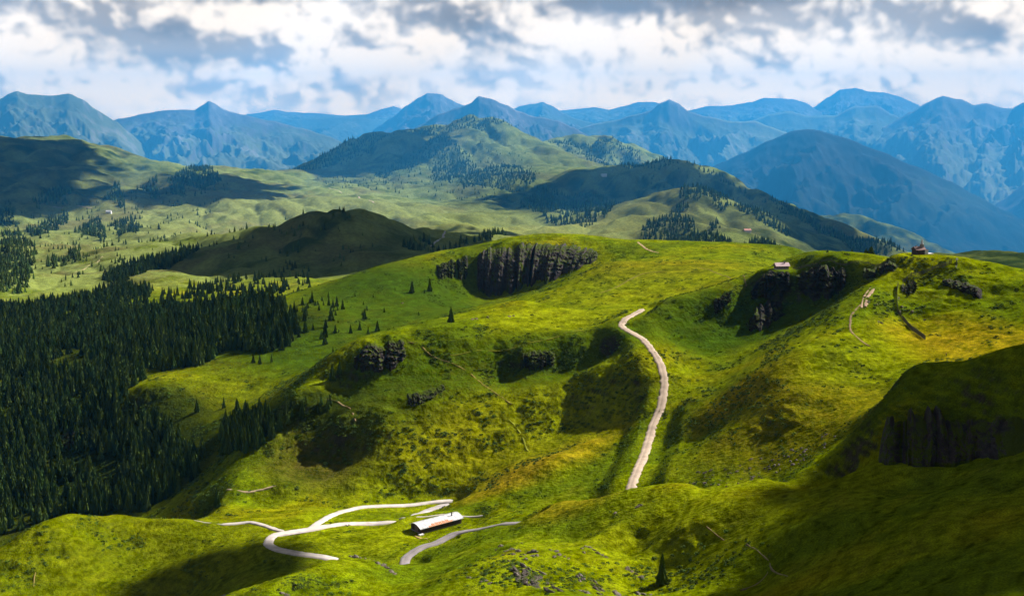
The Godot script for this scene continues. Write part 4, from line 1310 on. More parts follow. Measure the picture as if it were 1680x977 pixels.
	cliff("low rock band under the fence on the summit knoll", [232.7, -94.2, -761.8, 241.5, -92.4, -747.8, 243.9, -88, -718.5], [230.9, -99, -749.9, 233.2, -95.7, -720.1, 243, -90, -713.1], dark_rock * 1.15, 2.5, 2.0, -0.3)
	cliff("isolated dark crag lower on the left flank of the knoll", [159.2, -134.3, -778.8, 172.6, -126.2, -793.8, 183.3, -123, -795.1, 188.3, -120.3, -790.9], [156, -139.1, -762.1, 165.7, -135.8, -754.2, 176.3, -131.5, -758.7, 187.8, -125.6, -784.2], dark_rock, 3.5, 2.4, -0.4)
	cliff("small dark crag above the bend of the upper road", [140.1, -124.2, -796, 146.9, -121.3, -801.1, 154.5, -120.5, -805.6], [139.5, -132.8, -786.8, 145.9, -129.4, -789.6, 154, -123.7, -797.4], dark_rock, 2.5, 2.0, -0.2)
	cliff("small rock beside the upper end of the snow fence", [239.3, -93.8, -701.3, 244.4, -93.9, -703.4, 248.1, -93.9, -700.8], [236, -100.3, -688.4, 239.4, -100.5, -685.3, 244.9, -97.8, -688.8], dark_rock * 1.2, 2.5, 1.8, -0.2)
	cliff("slanting rock band below the right shoulder of the summit knoll", [260.6, -91.2, -696.7, 266.4, -89.6, -692.4, 272.8, -91.9, -684.8, 276.7, -97.2, -669.3], [259.2, -95.2, -688.2, 263.8, -96.6, -678.6, 268.1, -100.1, -667, 273.4, -100.7, -658.9], dark_rock, 3.0, 2.2, -0.4)
	cliff("shaded dark rock wall at the right edge of the valley meadow", [142.7, -117, -435.9, 153.8, -109.4, -434.9, 164.5, -106.5, -432.3, 173.3, -108, -418.8, 186.4, -101.4, -403.1], [132.3, -125, -409, 139.9, -120.8, -392.4, 151.8, -120.4, -392.5, 163.3, -117.3, -392.2, 169, -105.4, -361.2], dark_rock * 1.3, 3.0, 1.5, -0.1, 0.12)
	cliff("ribbed grey outcrop on the front of the rocky foreground knoll", [-1.7, -155.3, -393.6, 2.2, -154.8, -389.6, 7.7, -154.4, -384.7, 14.1, -153.7, -373.4], [-1.3, -154.7, -379.8, 3.3, -153.6, -370.8, 9.2, -151.9, -358.7, 16.4, -149.7, -350.7], pale_rock * 0.7, 2.6, 2.0, -0.45, 0.1)
	cliff("low broken ledge along the top of the rocky foreground knoll", [-8.2, -168.3, -436.2, -2.9, -167.3, -437.3, 2.7, -156.1, -405.4], [-7.6, -158.2, -404.5, -2.2, -155.9, -399.3, 3.5, -155.1, -395.4], pale_rock * 0.7, 1.6, 1.4, -0.45, 0.15)
	cliff("dark overgrown ledge on the shaded left flank of the foreground knoll", [-12.7, -157.1, -393.3, -8.8, -156.6, -397.1, -3.9, -155.3, -390.2], [-12.8, -156.6, -382.5, -7.6, -155.4, -378.5, -2.1, -154.7, -380], dark_rock * 0.9, 1.6, 1.4, 0.0, 0.1)
	cliff("dark bushy ledge below the crest between the two roads", [-80.6, -166.2, -399.4, -78.6, -166.9, -410.6, -75.1, -167.8, -417], [-80.4, -166.8, -391.7, -75.5, -167.2, -398.4, -72.2, -166.9, -407.8], dark_rock * 0.8, 1.6, 1.4, 0.0, 0.1)
	cliff("dark rocks between the trees at the left forest brow", [-373.7, -239.4, -889.9, -353.4, -234.4, -888.2, -326.2, -232.1, -866.8], [-359.3, -244.6, -855.5, -336.7, -244.2, -845.4, -318.9, -241.7, -845.2], dark_rock, 3.0, 2.0, -0.1)

	# ------------------------------------------------ clouds overhead
	cloud([114.2, -111.3, -313.4, 32, 137.3, -118.7, -361.8, 36, 128.1, -105, -305.6, 58, 117.3, -99, -258, 64, 103.7, -105.5, -266.6, 46, 93.3, -109.3, -266, 30, 83.7, -110.2, -258.7, 24, 166.9, -111.5, -419.2, 48, 184.3, -101.5, -410.8, 55, 187, -91.2, -429.5, 40, 170.7, -100.8, -437.3, 26, 161.6, -104.6, -344.9, 55], 620.0)
	cloud([-121.6, -203.3, -490.6, 28, -139.7, -211.3, -500.9, 34, -161.9, -218.4, -509, 28], 620.0)
	cloud([-433.4, -224.4, -2201.5, 170, -342.8, -205.2, -2305.7, 190, -275.8, -232.8, -2158.2, 190, -348.4, -247.2, -2040.5, 150, -213, -238.2, -2103.9, 130], 700.0)
	cloud([-1788.3, -94.6, -3778, 420, -1626.2, -121.2, -3720.9, 360, -1628.8, -78.2, -3973.5, 230, -1572.5, -193.6, -3381.4, 380], 1150.0)
	cloud([146.1, -265.5, -3943.8, 250, 252.9, -269.8, -3821.5, 260, 393, -244.9, -3910.1, 240, 259.5, -222.2, -4094.1, 230], 1150.0)
	cloud([785.3, -265.4, -3802.7, 220, 871.4, -308.5, -3568.9, 260, 920.7, -325.4, -3266.2, 260], 1150.0)

	cloud([-956.3, -216.9, -3617.9, 260, -949.5, -208.4, -3995.7, 230], 1150.0)
	cloud([-157.4, -240.6, -2467.3, 170, -106.5, -270.7, -2863.6, 150], 1000.0)
	cloud([-642.8, -135.7, -5090.3, 300, -774.5, -117, -5261.2, 260], 1300.0)
	# ------------------------------------------------ woods
	for k in 4:
		crowns.append(spruce_crown(500 + k, 13, 8, 0.17 + 0.02 * k))
	for k in 3:
		far_crowns.append(spruce_crown(600 + k, 6, 5, 0.2))
	var tst := begin(true)
	tube(tst, Vector3(0, -0.03, 0), Vector3(0, 0.5, 0), 0.018, 0.010, 7)
	tube(tst, Vector3(0, 0.5, 0), Vector3(0, 0.96, 0), 0.010, 0.002, 7)
	trunk_mesh = done(tst)
	# trees that stand alone
	spruce(Vector2(51.7, -377.1), 11.5, "lone dark spruce in the hollow at the bottom right of the rocky knoll", "", 0.95)
	spruce(Vector2(-167.0, -625.8), 13.0, "lone spruce left of the short pale trail behind the meadow crest")
	spruce(Vector2(-119.6, -748.4), 12.5, "taller of two small spruces below the left end of the grooved grey rock face")
	spruce(Vector2(-115.2, -751.7), 10.0, "shorter of two small spruces below the left end of the grooved grey rock face")
	spruce(Vector2(-203.1, -1154.2), 13.0, "single spruce on the bright slope just right of the big forest")
	spruce(Vector2(-43.2, -802.9), 12.0, "single spruce in the gully behind the lit meadow spur")
	spruce(Vector2(-106.2, -1208.9), 14.0, "slim spruce left of the broad rock face, farther from it of two")
	spruce(Vector2(-89.0, -1230.6), 15.0, "slim spruce left of the broad rock face, nearer to it of two")
	spruce(Vector2(-211.3, -759.6), 17.0, "spruce standing apart at the right edge of the lower forest, left of the tree brow")
	spruce(Vector2(-223.5, -764.9), 17.0, "spruce at the right tip of the lower forest with bare slope behind it")
	spruce(Vector2(-239.9, -852.2), 11.0, "small spruce on the bright strip between the forest and the tree brow")
	spruce(Vector2(-219.4, -852.6), 9.0, "tiny spruce above the tree brow on the sunlit meadow edge")
	spruce(Vector2(239.5, -867.5), 5.0, "small round spruce on the grassy hump behind the crags", "", 1.9)
	spruce(Vector2(253.7, -853.1), 4.0, "tiny dark spruce at the right end of the grassy hump", "", 1.9)
	spruce(Vector2(253.2, -806.2), 7.0, "wide low spruce on the skyline between the hump and the summit hut", "", 2.4)
	spruce(Vector2(250.1, -807.1), 5.5, "lower bushy spruce touching the wide one on the skyline", "", 2.3)
	wood_in(polygon([-216, -1150.1, -198.3, -1193.6, -170.5, -1142.7, -162.8, -1006.7, -185.2, -951.7, -222.8, -935.7, -234.6, -964.6, -195.2, -976.8]), 13.0, 6.0, 15.0, spots, 0.3)
	for q in [[-161.7, -1035.5, -167, -1119.1, -148.3, -1039.1, -141.5, -1051.4, -132, -1038, -124.6, -1047.4, -165.8, -1001.2, -141.6, -1088.5, -126.2, -1119.2]]:
		for k in range(0, q.size(), 2):
			spruce(Vector2(q[k], q[k + 1]), rng.randf_range(6.0, 12.0), "spruce in the loose group on the shaded slope right of the big forest", "spruces on the shaded slope")
	for q in [[-458.3, -1705.9, -439.8, -1659.9, -428.7, -1675.8, -416.5, -1711.1, -405.3, -1617.1, -412.5, -1720.9, -386.8, -1713.4, -385.8, -1738, -369.5, -1692.7, -336.6, -1677.9, -333, -1682.4, -301.2, -1680.5, -335.1, -1625.5, -337, -1604.9]]:
		for k in range(0, q.size(), 2):
			spruce(Vector2(q[k], q[k + 1]), rng.randf_range(14.0, 19.0), "small spruce of the broken row on the pale meadow beyond the big forest", "spruces on the pale meadow")
	# the woods
	wood_in(polygon([-418.7, -914.6, -372.5, -925.2, -317, -897.7, -297.1, -874.1, -268, -850.8, -245.2, -816.1, -221.4, -774.9, -199.8, -707.6, -217.4, -718.4, -218.3, -684.5, -255, -722.2, -289.4, -738.4, -301.8, -738.8, -313, -725.7, -326.2, -700.4, -349.4, -700, -448.9, -915.2]), 5.4, 12.0, 22.0, spots, 0.13)
	wood_in(polygon([-207.2, -790.8, -199.5, -795.8, -188.8, -787.8, -155.2, -730.5, -146.7, -707.6, -152.8, -695, -165.7, -687.8, -192.6, -735.8]), 4.6, 11.0, 19.0, spots)
	wood_in(polygon([-147.5, -723.2, -136.9, -719.7, -115.1, -724.8, -113.1, -719.2, -130.1, -712.8, -142.6, -706.7]), 4.6, 7.0, 13.0, spots)
	wood_in(polygon([-574.9, -1183.8, -520.5, -1238.7, -496.6, -1300, -471.3, -1370.4, -446.2, -1432.7, -404.6, -1478, -358, -1516.2, -248.2, -1186.5, -201.2, -1069.3, -192.7, -1031.2, -196.8, -985.3, -220.2, -970.3, -245.4, -988, -264.4, -958.4, -287.5, -966.1, -303.9, -926.9, -305.4, -885.3, -342.8, -914.1, -374.5, -930.7, -448.9, -915.2]), 5.8, 13.0, 23.0, spots, 0.12)
	wood_in(polygon([-749.4, -1551, -660.8, -1579.9, -618.6, -1626.1, -600.9, -1754.3, -526.3, -1666.3, -485.9, -1523, -513.4, -1325.9, -533.6, -1270.5, -596.6, -1229.4]), 7.0, 13.0, 22.0, spots, 0.08)
	wood_in(polygon([-710, -1967.1, -748, -2189.3, -715.8, -2236.6, -652.2, -2266.8, -609.2, -2256.2, -627.5, -2178.4, -649, -2095.2, -648.9, -1895.7]), 8.0, 14.0, 22.0, spots)
	wood_in(polygon([-513.2, -1882.2, -344.5, -1954.2, -218.5, -1256.2, -356.7, -1584.9, -431.3, -1578.2]), 19.0, 10.0, 17.0, spots, 0.25)
	wood_in(polygon([-504.2, -1468.1, -453.9, -1662.7, -334.9, -1646.4, -311.6, -1616.1, -429.1, -1480.8]), 11.0, 12.0, 20.0, spots, 0.22)
	wood_in(polygon([-206.5, -1204.8, -134, -1253.8, -69.4, -1299.9, -81.6, -1085, -102.6, -792.6, -173.7, -1006.7]), 30.0, 4.0, 9.0, spots, 0.3)
	for p in [[-1276.3, -2727, -1254.5, -2915.5, -1054.3, -2537, -789.1, -1847.2, -844.2, -1790.6], [-1245.2, -2930.3, -1269.7, -3281.7, -1220.3, -3169, -1166.1, -2818.9], [-1121.6, -2923.8, -1150.1, -3189.8, -983.4, -2793, -1042.1, -2840.7], [-1067.6, -3038, -1051, -3156.1, -967, -3015.2, -927.5, -2841.1, -974.6, -2842], [-955.8, -2326.9, -963, -2546.8, -872.6, -2307.6, -916, -2258.3], [-1247.9, -3511.9, -1262.7, -3712.6, -1103.6, -3285.9, -1180.1, -3387.7], [-1202, -3718.2, -1197.6, -3899.8, -1086.7, -3518.4], [-1155.6, -3867.9, -1125.3, -3963.8, -991.4, -3483.8, -1042.2, -3518.7], [-1167.7, -3995.7, -1198.4, -4549.2, -1009, -4032.8, -1017.6, -3791.7, -1082, -3829.4], [-1406.8, -3365.5, -1417.5, -3580.3, -1362.4, -3583.3, -1302.9, -3380.9, -1376.6, -3333.6], [-1457.7, -3161.5, -1405.8, -3251.9, -1319.4, -3031.7, -1375.7, -2978.7], [-161.4, -2331.2, -92.9, -2494.7, -15.3, -2872.7, -14.1, -2657.5, -102.2, -2399.3], [-218.9, -2285.7, -191.3, -2397.8, -153.6, -2363.8, -152.2, -2231.4]]:
		wood_in(polygon(p), 11.0, 15.0, 24.0, far_spots, 0.06)
	for p in [[-1492.5, -3278.8, -1200.3, -3788.7, -965.5, -3974.8, -640.2, -2223.8, -764.9, -1832, -1024.4, -2230.6], [-674.9, -2348.1, -639.5, -3259.9, -220, -2063.4, -410.3, -1919.5]]:
		wood_in(polygon(p), 17.0, 8.0, 19.0, far_spots, 0.62)
	for p in [[-937.6, -4781.2, -891.2, -5291.3, -791.2, -5378.1, -680.5, -5405.6, -537.3, -5390.8, -647.7, -5131, -735.7, -4987.6, -836.2, -4958.7], [-570.1, -4740.7, -499, -4989.1, -383.5, -5218.1, -275.5, -5249.6, -261.1, -5067.1, -390.9, -4950.1, -526.3, -4639.5], [-324.4, -4588.4, -334.1, -4958.2, -255.4, -5116.3, -170.6, -4989.7, -230.8, -4371.4], [-260.4, -4946.5, -102.6, -4871.2, 25.5, -4843, 96.1, -4335.5, 26.2, -4134.1, -90.7, -4293.6, -176.5, -4173.2], [19.8, -3733.9, 89.1, -4215.6, 215, -4068.6, 413.2, -3905.9, 273.2, -3221, 195.6, -3070.5, 105.1, -3300.3], [176.9, -6014.8, 256.4, -6105.5, 386.8, -6140.2, 516.9, -6152.4, 675.9, -6121.9, 573.7, -4094.8, 517.3, -4089.9, 407.7, -4298.9, 374.4, -5931], [-537.3, -5390.8, -230.7, -5507.7, -115.4, -5507.3, 14.4, -5486.9, -141.5, -5398.4, -391.5, -5331.1], [581.1, -4117.9, 669.9, -4104.2, 759.9, -4001.4, 810.9, -3935.9, 740.4, -3950.7, 660.1, -4040.8]]:
		wood_in(polygon(p), 15.0, 14.0, 24.0, far_spots, 0.1)
	for p in [[-407.3, -5168.9, 54, -5137.2, 133.4, -4211.2, 41, -3874.6, -253.1, -3986.2, -488.8, -4632.2], [-835.5, -4659.3, -527.9, -5014.5, -341.7, -4037.5, -601.2, -4063.3], [471.8, -4066.5, 717.2, -3999.7, 898.3, -3683.4, 621.6, -3262]]:
		wood_in(polygon(p), 24.0, 9.0, 18.0, far_spots, 0.5)
	for p in [[317.8, -2873.2, 354.8, -3038.8, 445.5, -3113.5, 473, -2950.4, 522.6, -2727, 476.9, -2486, 407.9, -2737.5], [469.1, -3262, 662.1, -3916.3, 618.1, -3243.5, 587.6, -3169.2, 526.5, -3209.6, 477.5, -3223.2], [451.8, -3209.7, 482.9, -3201.8, 483.6, -3137.4, 451.9, -3136.1], [525.6, -2631.7, 630.4, -2890.7, 629.6, -2613.5, 484, -2327.7], [612.4, -3212.4, 687.9, -3244.8, 756.6, -3094.5, 722.2, -3032.1, 647.5, -3130.2], [828.1, -3836, 918.7, -3856.6, 947.9, -3632.2, 1052.6, -3412, 1169, -3364.9, 951.6, -3190.7, 921.5, -3542.3, 878.1, -3679.9], [514.1, -3009.1, 544.9, -3039, 535.3, -2930.4, 507.1, -2911.7]]:
		wood_in(polygon(p), 11.0, 14.0, 23.0, far_spots, 0.03)
	# the nearest of the wood stand singly, the rest as one mass
	spots.sort_custom(func(a, b): return Vector2(a[0], a[1]).length() / a[2] < Vector2(b[0], b[1]).length() / b[2])
	var rest := []
	for s in spots:
		var az := atan2(s[0], -s[1])
		if own_trees < 298 and absf(az) < 0.43 and s[2] > 9.0:
			spruce(Vector2(s[0], s[1]), s[2], "dark spruce in the dense forest on the lower left slope", "spruces of the lower left forest")
		else:
			rest.append(s)
	many("spruce_forest", crowns, leaf_mat, rest, 1.0, 1.0)
	many("distant_forest", far_crowns, leaf_mat, far_spots, 1.15, 0.9)
	# dwarf shrubs on the steeper ground
	var shrub_mat := vmat(0.9)
	shrub_mat.albedo_color = lin(0.045, 0.075, 0.010)
	var mounds: Array[ArrayMesh] = [mound(701), mound(702)]
	var low := []
	var tries := 0
	while tries < 170000 and low.size() < 42000:
		tries += 1
		var r := sqrt(rng.randf_range(290.0 * 290.0, 1350.0 * 1350.0))
		var az := rng.randf_range(-0.45, 0.45)
		var p := Vector2(r * sin(az), -r * cos(az))
		var b := n_patch.get_noise_2d(p.x, p.y)
		if slope_at(p) * 0.9 + b * 0.9 + rng.randf_range(-0.3, 0.3) > 0.62:
			low.append([p.x, p.y, rng.randf_range(0.3, 1.15) * smooth(200.0, 700.0, r)])
	for k in 900:
		var c: Vector2 = [Vector2(-8.6, -388.2), Vector2(2.1, -375.7), Vector2(20.8, -373.7), Vector2(51.6, -386.2), Vector2(-76.0, -401.3), Vector2(64.2, -360.5)][k % 6]
		low.append([c.x + rng.randfn(0, 9.0), c.y + rng.randfn(0, 7.0), rng.randf_range(0.25, 0.9)])
	many("dwarf_shrubs", mounds, shrub_mat, low, 1.3, 1.0)

	# ------------------------------------------------ boulders and ledges
	var blocks: Array[ArrayMesh] = []
	for k in 5:
		blocks.append(boulder_mesh(810 + k, Vector3(1.0, 0.62, 0.75), pale_rock))
	var slabs: Array[ArrayMesh] = []
	for k in 3:
		slabs.append(boulder_mesh(830 + k, Vector3(1.0, 0.32, 0.36), pale_rock))
	var stone_mat := rock_mat.duplicate()
	stone_mat.uv1_scale = Vector3.ONE / 2.5
	var lay := func(flat: Array, lo: float, hi: float, shapes: Array[ArrayMesh], turn: float, lean: float, label: String, group: String) -> void:
		for k in range(0, flat.size(), 2):
			var o := obj("boulder", shapes[rng.randi() % shapes.size()], stone_mat)
			var s := rng.randf_range(lo, hi) * 1.2
			o.position = on_ground(Vector2(flat[k], flat[k + 1]), s * -0.08)
			o.rotation = Vector3(rng.randf_range(-0.25, 0.25), turn + rng.randf_range(-0.3, 0.3) if turn > -9.0 else rng.randf() * TAU, lean + rng.randf_range(-0.12, 0.12))
			o.scale = Vector3(s, s * rng.randf_range(0.8, 1.25), s * rng.randf_range(0.8, 1.2))
			tag(o, label, "boulder", group)
	lay.call([-6, -429.7, -4.3, -435.4, -2, -410, -0.5, -413.5, 1.1, -408.2, 2.2, -403.7, -0.9, -401.3, -3.1, -401.6, 0.7, -399], 0.5, 1.3, blocks, -10.0, 0.0, "grey boulder of the topmost heap on the rocky foreground knoll", "boulders on top of the knoll")
	lay.call([3.1, -394.8, 4.6, -397.4, 5, -391.1, 6.4, -399.4, 8.2, -400, 9.2, -396.3, 7.5, -395], 0.7, 1.6, blocks, -10.0, 0.0, "pale boulder right of the topmost heap on the foreground knoll", "pale boulders right of the heap")
	lay.call([-0.9, -390.7, 0.4, -386.7, 1.5, -382.2, 2.1, -377.7, 4.7, -384.8, 6.4, -382.2, 8, -379.6, 9.6, -376.4, 9.3, -380.9, 11.2, -378.4, 12.5, -373.1, 13.7, -367.2, 14.9, -361.4, 16.1, -355.6, 9.1, -369.4, 11.7, -356.7, 5.9, -377.2, 13.1, -354.7], 0.8, 2.6, slabs, -0.55, -0.42, "long tilted rock slab in the ribbed outcrop on the front of the knoll", "slabs of the ribbed outcrop")
	lay.call([22.3, -377.3, 23.6, -379, 24, -374.8, 23.1, -373], 0.9, 1.6, blocks, -10.0, 0.0, "dark boulder of the small heap between the ribbed outcrop and the spruce hollow", "small heap right of the outcrop")
	lay.call([27.6, -375.5, 28.8, -374.7, 29.6, -371.9, 30.4, -367.8, 28.6, -366.6, 29.4, -361, 27.8, -369.3], 1.0, 2.0, slabs, -0.7, -0.3, "tilted slab of the lower right outcrop, left of the lone spruce", "slabs left of the lone spruce")
	lay.call([22.7, -362.9, 23.8, -361.4, 24.5, -356.9, 34.6, -368.8, 35.2, -366.8], 0.8, 1.6, blocks, -10.0, 0.0, "reddish boulder low down between the two slab outcrops", "boulders between the outcrops")
	lay.call([14.3, -404.1, 16, -401.6, 17.2, -397.2, 15.4, -395.1, 18.9, -395.4, 20.3, -393.8], 0.6, 1.3, blocks, -10.0, 0.0, "small pale boulder on the grass right of the knoll top", "small boulders right of the knoll top")
	lay.call([26.2, -411.3, 27.8, -414.8, 29.3, -413.4, 30.4, -409.5, 26.4, -403, 31.8, -406.4, 33.3, -405.4, 34.5, -403.3], 0.7, 1.5, blocks, -10.0, 0.0, "boulder in the right-hand heap on the knoll's back edge", "boulders on the back edge")
	lay.call([41.1, -390.8, 42.4, -389, 43.9, -386.6, 45.2, -383.2, 42.7, -369.6, 44.8, -369.8, 46.9, -368.9], 0.8, 1.6, blocks, -10.0, 0.0, "dark boulder beside the lone spruce hollow", "boulders beside the lone spruce")
	lay.call([-10.5, -375.8, -9, -376.1, -7.5, -373.1, 4.1, -438.6, -14.9, -381.5], 0.7, 1.3, blocks, -10.0, 0.0, "boulder on the shaded left side of the knoll", "boulders left on the knoll")
	lay.call([-75.2, -511.4, -72.8, -510.3, -70.4, -508.9, -67.7, -506.2, -65.4, -503, -63, -499.4, -53.1, -434.2, -51.2, -432.6, -49.4, -430.9, -47.4, -428.6, -45.8, -426.3], 0.8, 1.7, blocks, -10.0, 0.0, "pale boulder in the line along the crest between the two roads", "boulders along the crest between the roads")
	lay.call([-82.5, -391.2, -80.6, -390.1, -121.9, -471, -101.5, -402.4, -125.1, -474.1], 0.6, 1.3, blocks, -10.0, 0.0, "pale boulder at the bottom edge left of the foreground knoll", "boulders at the bottom edge")
	lay.call([52.2, -446.9, 51, -446.7, 42.3, -451.2], 0.7, 1.4, blocks, -10.0, 0.0, "single boulder on the open meadow above the knoll", "boulders on the open meadow")
	lay.call([-112.7, -1166.6, -28.4, -813.1, -25.4, -815.8, -17.6, -819.3, -2.2, -827.8, 0.9, -830.9], 1.2, 2.2, blocks, -10.0, 0.0, "pale boulder on the edge of the lit meadow spur", "boulders on the lit spur")
	lay.call([209, -640.1, 227.2, -665.3, 214.3, -665.8, 230, -669.7, 234.8, -665.6, 238.8, -655.2, 209.6, -668], 0.7, 1.4, blocks, -10.0, 0.0, "stone in the grass around the track on the knoll", "stones around the knoll track")
	var scree := []
	for k in 84:
		var c: Array = [[121.2, -497], [106.6, -504.7], [130.8, -487.6], [90.4, -514.3]][k % 4]
		scree.append_array([c[0] + rng.randfn(0, 8.5), c[1] + rng.randfn(0, 8.0)])
	lay.call(scree, 0.35, 1.0, blocks, -10.0, 0.0, "stone of the scree scattered under the slope behind the meadow crest", "scree stones")

	# ------------------------------------------------ the long barn by the road
	var barn_pos := Vector2(-38.2, -557.3)
	var barn_len := 26.7
	var barn_wide := 10.0
	var barn_turn := 0.684
	var by := ground(barn_pos.x, barn_pos.y)
	var barn := thing("long_barn", "long low cattle barn with a pale curved metal roof and dark walls by the road", "barn", Vector3(barn_pos.x, by, barn_pos.y), barn_turn)
	var white_metal := mat(lin(0.6, 0.585, 0.585), 0.55)
	white_metal.albedo_texture = noise_tex(42, 256, 0.03, 4, 0.62, 1.1)
	white_metal.uv1_triplanar = true
	white_metal.uv1_scale = Vector3(0.16, 0.05, 0.05)
	var rust := mat(lin(0.5, 0.24, 0.12), 0.8)
	rust.albedo_texture = noise_tex(41, 256, 0.05, 4, 0.6, 1.0, 0.05)
	rust.uv1_triplanar = true
	rust.uv1_scale = Vector3.ONE / 5.0
	var dark_wood := mat(lin(0.055, 0.035, 0.028), 0.9)
	var old_wood := mat(lin(0.15, 0.10, 0.085), 0.9)
	var whitewash := mat(lin(0.5, 0.47, 0.45), 0.9)
	var glass := mat(lin(0.02, 0.025, 0.03), 0.2)
	var hl := barn_len * 0.5
	var hw := barn_wide * 0.5
	var wall_h := 2.7
	var st := begin()
	box(st, Vector3(0, -0.6, 0), Vector3(barn_len - 1.6, 2.2, barn_wide - 1.4))
	obj("stone_base", done(st), mat(lin(0.2, 0.18, 0.17), 0.95), barn)
	st = begin()
	for k in int(barn_len / 0.45):
		var x := -hl + 0.9 + k * 0.45
		if x > hl - 1.1:
			break
		for s in [-1.0, 1.0]:
			box(st, Vector3(x + 0.2, 0.5 + wall_h * 0.5, s * (hw - 0.62 + 0.02 * (k % 2))), Vector3(0.43, wall_h, 0.12))
	obj("plank_wall", done(st), dark_wood, barn)
	var arch := func(x: float, lift: float, over: float) -> Array:
		var row := []
		for q in 13:
			var u := q / 12.0 * 2.0 - 1.0
			row.append(Vector3(x, wall_h + lift + 1.7 * (1.0 - pow(absf(u), 1.7)), -u * (hw + over)))
		return row
	for e in [-1.0, 1.0]:
		st = begin()
		var row: Array = arch.call(e * (hl - 0.9), -0.12, -0.55)
		for q in 12:
			quad(st, row[q], row[q + 1], Vector3(row[q + 1].x, 0.3, row[q + 1].z), Vector3(row[q].x, 0.3, row[q].z))
		obj("gable", done(st), dark_wood, barn)
	st = begin(true)
	var n_roof := 30
	for k in n_roof:
		var a: Array = arch.call(lerpf(-hl, hl, k / float(n_roof)), 0.0, 0.25)
		var b: Array = arch.call(lerpf(-hl, hl, (k + 1.0) / n_roof), 0.0, 0.25)
		var c: Array = arch.call(lerpf(-hl, hl, k / float(n_roof)), 0.12, 0.3)
		var d: Array = arch.call(lerpf(-hl, hl, (k + 1.0) / n_roof), 0.12, 0.3)
		for q in 12:
			quad(st, c[q], d[q], d[q + 1], c[q + 1])
			quad(st, a[q], a[q + 1], b[q + 1], b[q])
		quad(st, a[0], b[0], d[0], c[0])
		quad(st, a[12], c[12], d[12], b[12])
	var roof := obj("metal_roof", done(st), white_metal, barn)
	st = begin()
	for k in n_roof + 1:
		var a: Array = arch.call(lerpf(-hl, hl, k / float(n_roof)), 0.14, 0.32)
		for q in 12:
			var m: Vector3 = (a[q] + a[q + 1]) * 0.5
			var dz: Vector3 = a[q + 1] - a[q]
			box(st, m, Vector3(0.07, 0.07, dz.length()), 0.0, Vector3(-atan2(dz.y, dz.z) if dz.z > 0 else atan2(dz.y, -dz.z), 0, 0))
	obj("standing_seams", done(st), white_metal, roof)
	st = begin()
	for k in 7:
		var u := -0.62 + k * 0.16
		for q in [[0, 1], [1, 2]]:
			if k == 6 and q[0] == 1 or k == 0 and q[0] == 1:
				continue
			var a: Array = arch.call(hl * u, 0.16, 0.33)
			var b: Array = arch.call(hl * (u + 0.15), 0.16, 0.33)
			quad(st, a[q[0]], b[q[0]], b[q[1]], a[q[1]])
			quad(st, a[12 - q[0]], b[12 - q[0]], b[12 - q[1]], a[12 - q[1]])
	var rp := obj("rusted_roof_panel", done(st), rust, roof)
	rp.set_meta("label", "rusty orange sheets along the lower edge of the roof")
	st = begin()
	tube(st, Vector3(hl * 0.62, wall_h + 1.6, hw * 0.35), Vector3(hl * 0.62, wall_h + 3.1, hw * 0.35), 0.32, 0.32, 10)
	tube(st, Vector3(hl * 0.62, wall_h + 3.1, hw * 0.35), Vector3(hl * 0.62, wall_h + 3.5, hw * 0.35), 0.55, 0.08, 10)
	obj("roof_vent", done(st), mat(lin(0.03, 0.03, 0.035), 0.7), barn)
	for k in 7:
		st = begin()
		box(st, Vector3(lerpf(-hl * 0.75, hl * 0.8, k / 6.0), 1.9, hw - 0.53), Vector3(1.3, 0.8, 0.06))
		obj("window", done(st), glass, barn)
	st = begin()
	box(st, Vector3(-hl + 0.82, 1.8, 0.4), Vector3(0.1, 2.9, 3.0))
	var door := obj("door", done(st), old_wood, barn)
	st = begin()
	box(st, Vector3(-hl + 0.74, 1.7, 1.6), Vector3(0.08, 0.35, 0.08))
	obj("handle", done(st), mat(lin(0.3, 0.3, 0.3), 0.4, 0.8), door)
	st = begin()
	box(st, Vector3(-hl + 0.2, 0.25, hw + 0.4), Vector3(2.6, 0.5, 1.6))
	obj("stone_step", done(st), whitewash, barn)

	# ------------------------------------------------ huts
	var hut := func(called: String, label: String, at: Vector3, turn: float, size: Vector3, wall_m: Material, roof_m: Material, pitch: float) -> Node3D:
		var o := thing(called, label, "hut", at, turn)
		var s := begin()
		box(s, Vector3(0, -0.5, 0), Vector3(size.x + 0.3, 2.0, size.z + 0.3))
		obj("stone_base", done(s), whitewash, o)
		s = begin()
		box(s, Vector3(0, 0.5 + size.y * 0.5, 0), size)
		for e in [-1.0, 1.0]:
			var a := Vector3(e * size.x * 0.5, 0.5 + size.y, -size.z * 0.5)
			var b := Vector3(e * size.x * 0.5, 0.5 + size.y, size.z * 0.5)
			s.add_vertex(a); s.add_vertex(b); s.add_vertex(Vector3(a.x, 0.5 + size.y + pitch, 0))
		obj("wall", done(s), wall_m, o)
		s = begin()
		for e in [-1.0, 1.0]:
			var run := Vector2(size.z * 0.5 + 0.9, pitch * (size.z * 0.5 + 0.9) / (size.z * 0.5))
			box(s, Vector3(0, 0.62 + size.y + pitch - run.y * 0.5, e * run.x * 0.5), Vector3(size.x + 1.6, 0.18, run.length() + 0.06), 0.0, Vector3(e * atan2(run.y, run.x), 0, 0))
		var rf := obj("roof", done(s), roof_m, o)
		s = begin()
		box(s, Vector3(size.x * 0.22, size.y + pitch + 0.9, size.z * 0.12), Vector3(0.7, 1.5, 0.7))
		obj("chimney", done(s), mat(lin(0.16, 0.14, 0.13), 0.95), rf)
